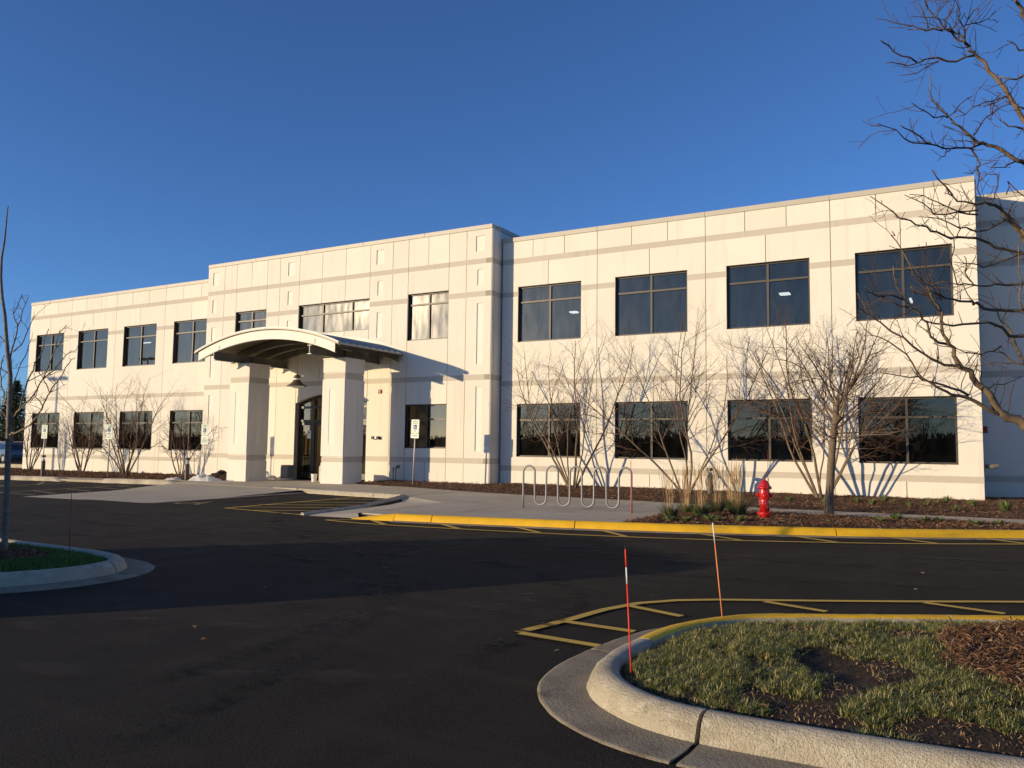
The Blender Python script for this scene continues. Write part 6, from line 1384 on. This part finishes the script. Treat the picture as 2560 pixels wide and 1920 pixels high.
# ------------------------------------------------------------------ vehicles
def suv(x, y, z, rz_, label, group, paint, van=False):
    root = empty('parked_van' if van else 'parked_suv', (x, y, z), label, 'car', group, rz=rz_)
    L, Wd = 4.7, .93
    prof = [(-2.32, .42), (-2.36, .72), (-2.30, 1.0), (-2.22, 1.12), (-1.98, 1.64), (-1.75, 1.73), (.1, 1.76), (.62, 1.68), (1.28, 1.16), (2.05, 1.04), (2.28, .90), (2.36, .62), (2.28, .38)]
    if van: prof = [(-2.16, .42), (-2.18, .9), (-2.15, 1.2), (-2.12, 1.8), (-2.02, 1.96), (-1.7, 2.0), (1.35, 2.0), (1.66, 1.88), (2.02, 1.25), (2.12, 1.05), (2.14, .62), (2.08, .38)]
    def arch(cx): return [(cx+.40*math.cos(a), .36+.40*math.sin(a)) for a in [PI*k/8 for k in range(9)]]
    low = [(1.9, .30)]+arch(1.45)[:]+[(-1.0, .28)]+arch(-1.42)[:]+[(-2.2, .32)]
    outline = prof+[(1.95 if van else 2.2, .32)]+[p for p in arch(1.45)]+[(.9, .26), (-.9, .26)]+[p for p in arch(-1.42)]+[(-2.05 if van else -2.2, .34)]
    b = MB(); secs = [(-1.0, .93), (-.8, 1.0), (.8, 1.0), (1.0, .93)]
    def wy(s, zz): 
        tum = 1 if zz < 1.05 else 1-(.10 if van else .22)*(zz-1.05)/.7
        return s*Wd*tum
    n = len(outline); q0 = 0
    rows = []
    for s, k in ((-1, .985), (-.93, 1), (.93, 1), (1, .985)):
        rows.append([(px*k, wy(s, pz), pz if pz < 1 else 1+(pz-1)*k) for px, pz in outline])
    for r in rows: b.v += r
    for i in range(3):
        for j in range(n): j2 = (j+1) % n; b.f.append((i*n+j, i*n+j2, (i+1)*n+j2, (i+1)*n+j)); b.mi.append(0)
    b.f.append(tuple(range(n))[::-1]); b.mi.append(0); b.f.append(tuple(range(3*n, 4*n))); b.mi.append(0)
    b.build('body', paint, root)
    for s in (-1, 1):
        for g in ([[(-1.95, 1.22), (-1.93, 1.72), (-1.1, 1.74), (-1.1, 1.2)], [(-1.0, 1.2), (-1.0, 1.74), (.3, 1.74), (.3, 1.2)], [(.4, 1.2), (.4, 1.74), (1.45, 1.72), (1.75, 1.22)]] if van else [[(-2.0, 1.17), (-1.86, 1.58), (-1.15, 1.62), (-1.12, 1.15)], [(-1.05, 1.15), (-1.08, 1.62), (-.1, 1.65), (-.08, 1.14)], [(0, 1.14), (0, 1.65), (.55, 1.6), (1.08, 1.17)]]):
            w = MB(); w.face([(px, wy(s, pz)+s*.006, pz) for px, pz in g]); w.build('side_window', CARG, root)
        w = MB(); w.box(-2.19 if van else -2.36, -2.1 if van else -2.2, s*.80-.08, s*.80+.08, .85, 1.25); w.build('tail_light', DRED, root)
        w = MB(); w.box(2.0 if van else 2.15, 2.15 if van else 2.33, s*.72-.14, s*.72+.14, .74, .90); w.build('headlight', WHITE, root)
        w = MB(); w.box(.95, 1.12, s*(Wd+.0)-.02 if s > 0 else s*Wd-.16, s*Wd+.16 if s > 0 else s*Wd+.02, 1.12, 1.26); w.build('mirror', paint, root)
        for cx in (1.45, -1.42):
            w = MB(); w.tube([(cx, s*(Wd-.22), .36), (cx, s*(Wd-.02), .36)], .35, 24); wh = w.build('wheel', TYRE, root)
            w = MB(); w.tube([(cx, s*(Wd-.03), .36), (cx, s*(Wd-.012), .36)], .22, 16); w.build('rim', GALV, wh)
    w = MB(); w.face([(1.98, -.78, 1.32), (1.98, .78, 1.32), (1.68, .72, 1.84), (1.68, -.72, 1.84)] if van else [(1.25, -.74, 1.18), (1.25, .74, 1.18), (.66, .66, 1.66), (.66, -.66, 1.66)]); o = w.build('windscreen', CARG, root); o.location = (.01, 0, .012)
    w = MB(); w.face([(-2.15, -.72, 1.2), (-2.15, .72, 1.2), (-2.13, .68, 1.75), (-2.13, -.68, 1.75)] if van else [(-2.22, -.72, 1.16), (-2.22, .72, 1.16), (-2.0, .66, 1.6), (-2.0, -.66, 1.6)]); o = w.build('rear_window', CARG, root); o.location = (-.012, 0, .0)
    for s in (() if van else (-1, 1)): w = MB(); w.tube([(-1.7, s*.62, 1.79), (.2, s*.62, 1.81)], .018, 6); w.build('roof_rail', GALV, root)
    return root
def kz(x): return lot_z(x)*.7+.12
s1 = suv(-73.0, 39.6, -.38, PI*.975, 'blue-grey SUV parked beyond the left corner of the building, rear light showing', 'SUVs parked in the far lot', CARB)
s2 = suv(-78.2, 41.2, -.42, PI*.975, 'second blue-grey SUV cut by the left edge behind the sapling trunk', 'SUVs parked in the far lot', mat('suv_pale_blue_paint', (.11, .15, .20), .3, spec=.6, coat=.6))
s3 = suv(-11.25, 1.2, 0, math.atan2(-.625, .781), 'dark van parked just outside the left edge, its shadow lies across the drive', None, mat('dark_van_paint', (.04, .045, .055), .3, spec=.6, coat=.6), van=True)
lp_ = empty('light_pole', (-50.2, 12.9, lot_z(-50)), 'tall parking lot light pole outside the left edge, its shadow falls on the wall', 'light pole')
b = MB(); b.tube([(0, 0, 0), (0, 0, 7.7)], [.09, .06], 10); b.build('pole', STEEL, lp_); b = MB(); b.box(-.75, -.2, -.18, .18, 7.6, 7.75); b.box(.2, .75, -.18, .18, 7.6, 7.75); b.box(-.2, .2, -.03, .03, 7.65, 7.7); b.build('lamp_head', STEEL, lp_)
# desk and chair seen through the third lower window
dk = empty('desk', (-6.25, 25.7, .04), 'tan wooden desk seen through the third lower right window', 'desk')
b = MB(); b.box(-.45, .45, -.3, .3, 1.02, 1.06); b.box(-.42, .40, -.28, -.25, .9, 1.02); b.build('desktop', DESKM, dk); b = MB()
for s in (-.42, .38): b.box(s, s+.04, -.27, -.23, 0, 1.02); b.box(s, s+.04, .23, .27, 0, 1.02)
b.build('leg', DESKM, dk)
ch = empty('chair', (-5.5, 25.75, .04), 'tan wooden chair beside the desk behind the third lower right window', 'chair')
b = MB(); b.box(-.2, .2, -.2, .2, .96, 1.0); b.build('seat', DESKM, ch); b = MB(); b.box(-.2, .2, .18, .21, 1.1, 1.4); b.build('backrest', DESKM, ch)
for sx in (-.18, .15):
    for sy in (-.18, .17): box('leg', sx, sx+.03, sy, sy+.03, 0, .96, DESKM, ch)

for o in bpy.data.objects:
    if o.parent is None and o.type in ('MESH', 'EMPTY') and 'kind' not in o and 'label' not in o: o['kind'] = 'structure'
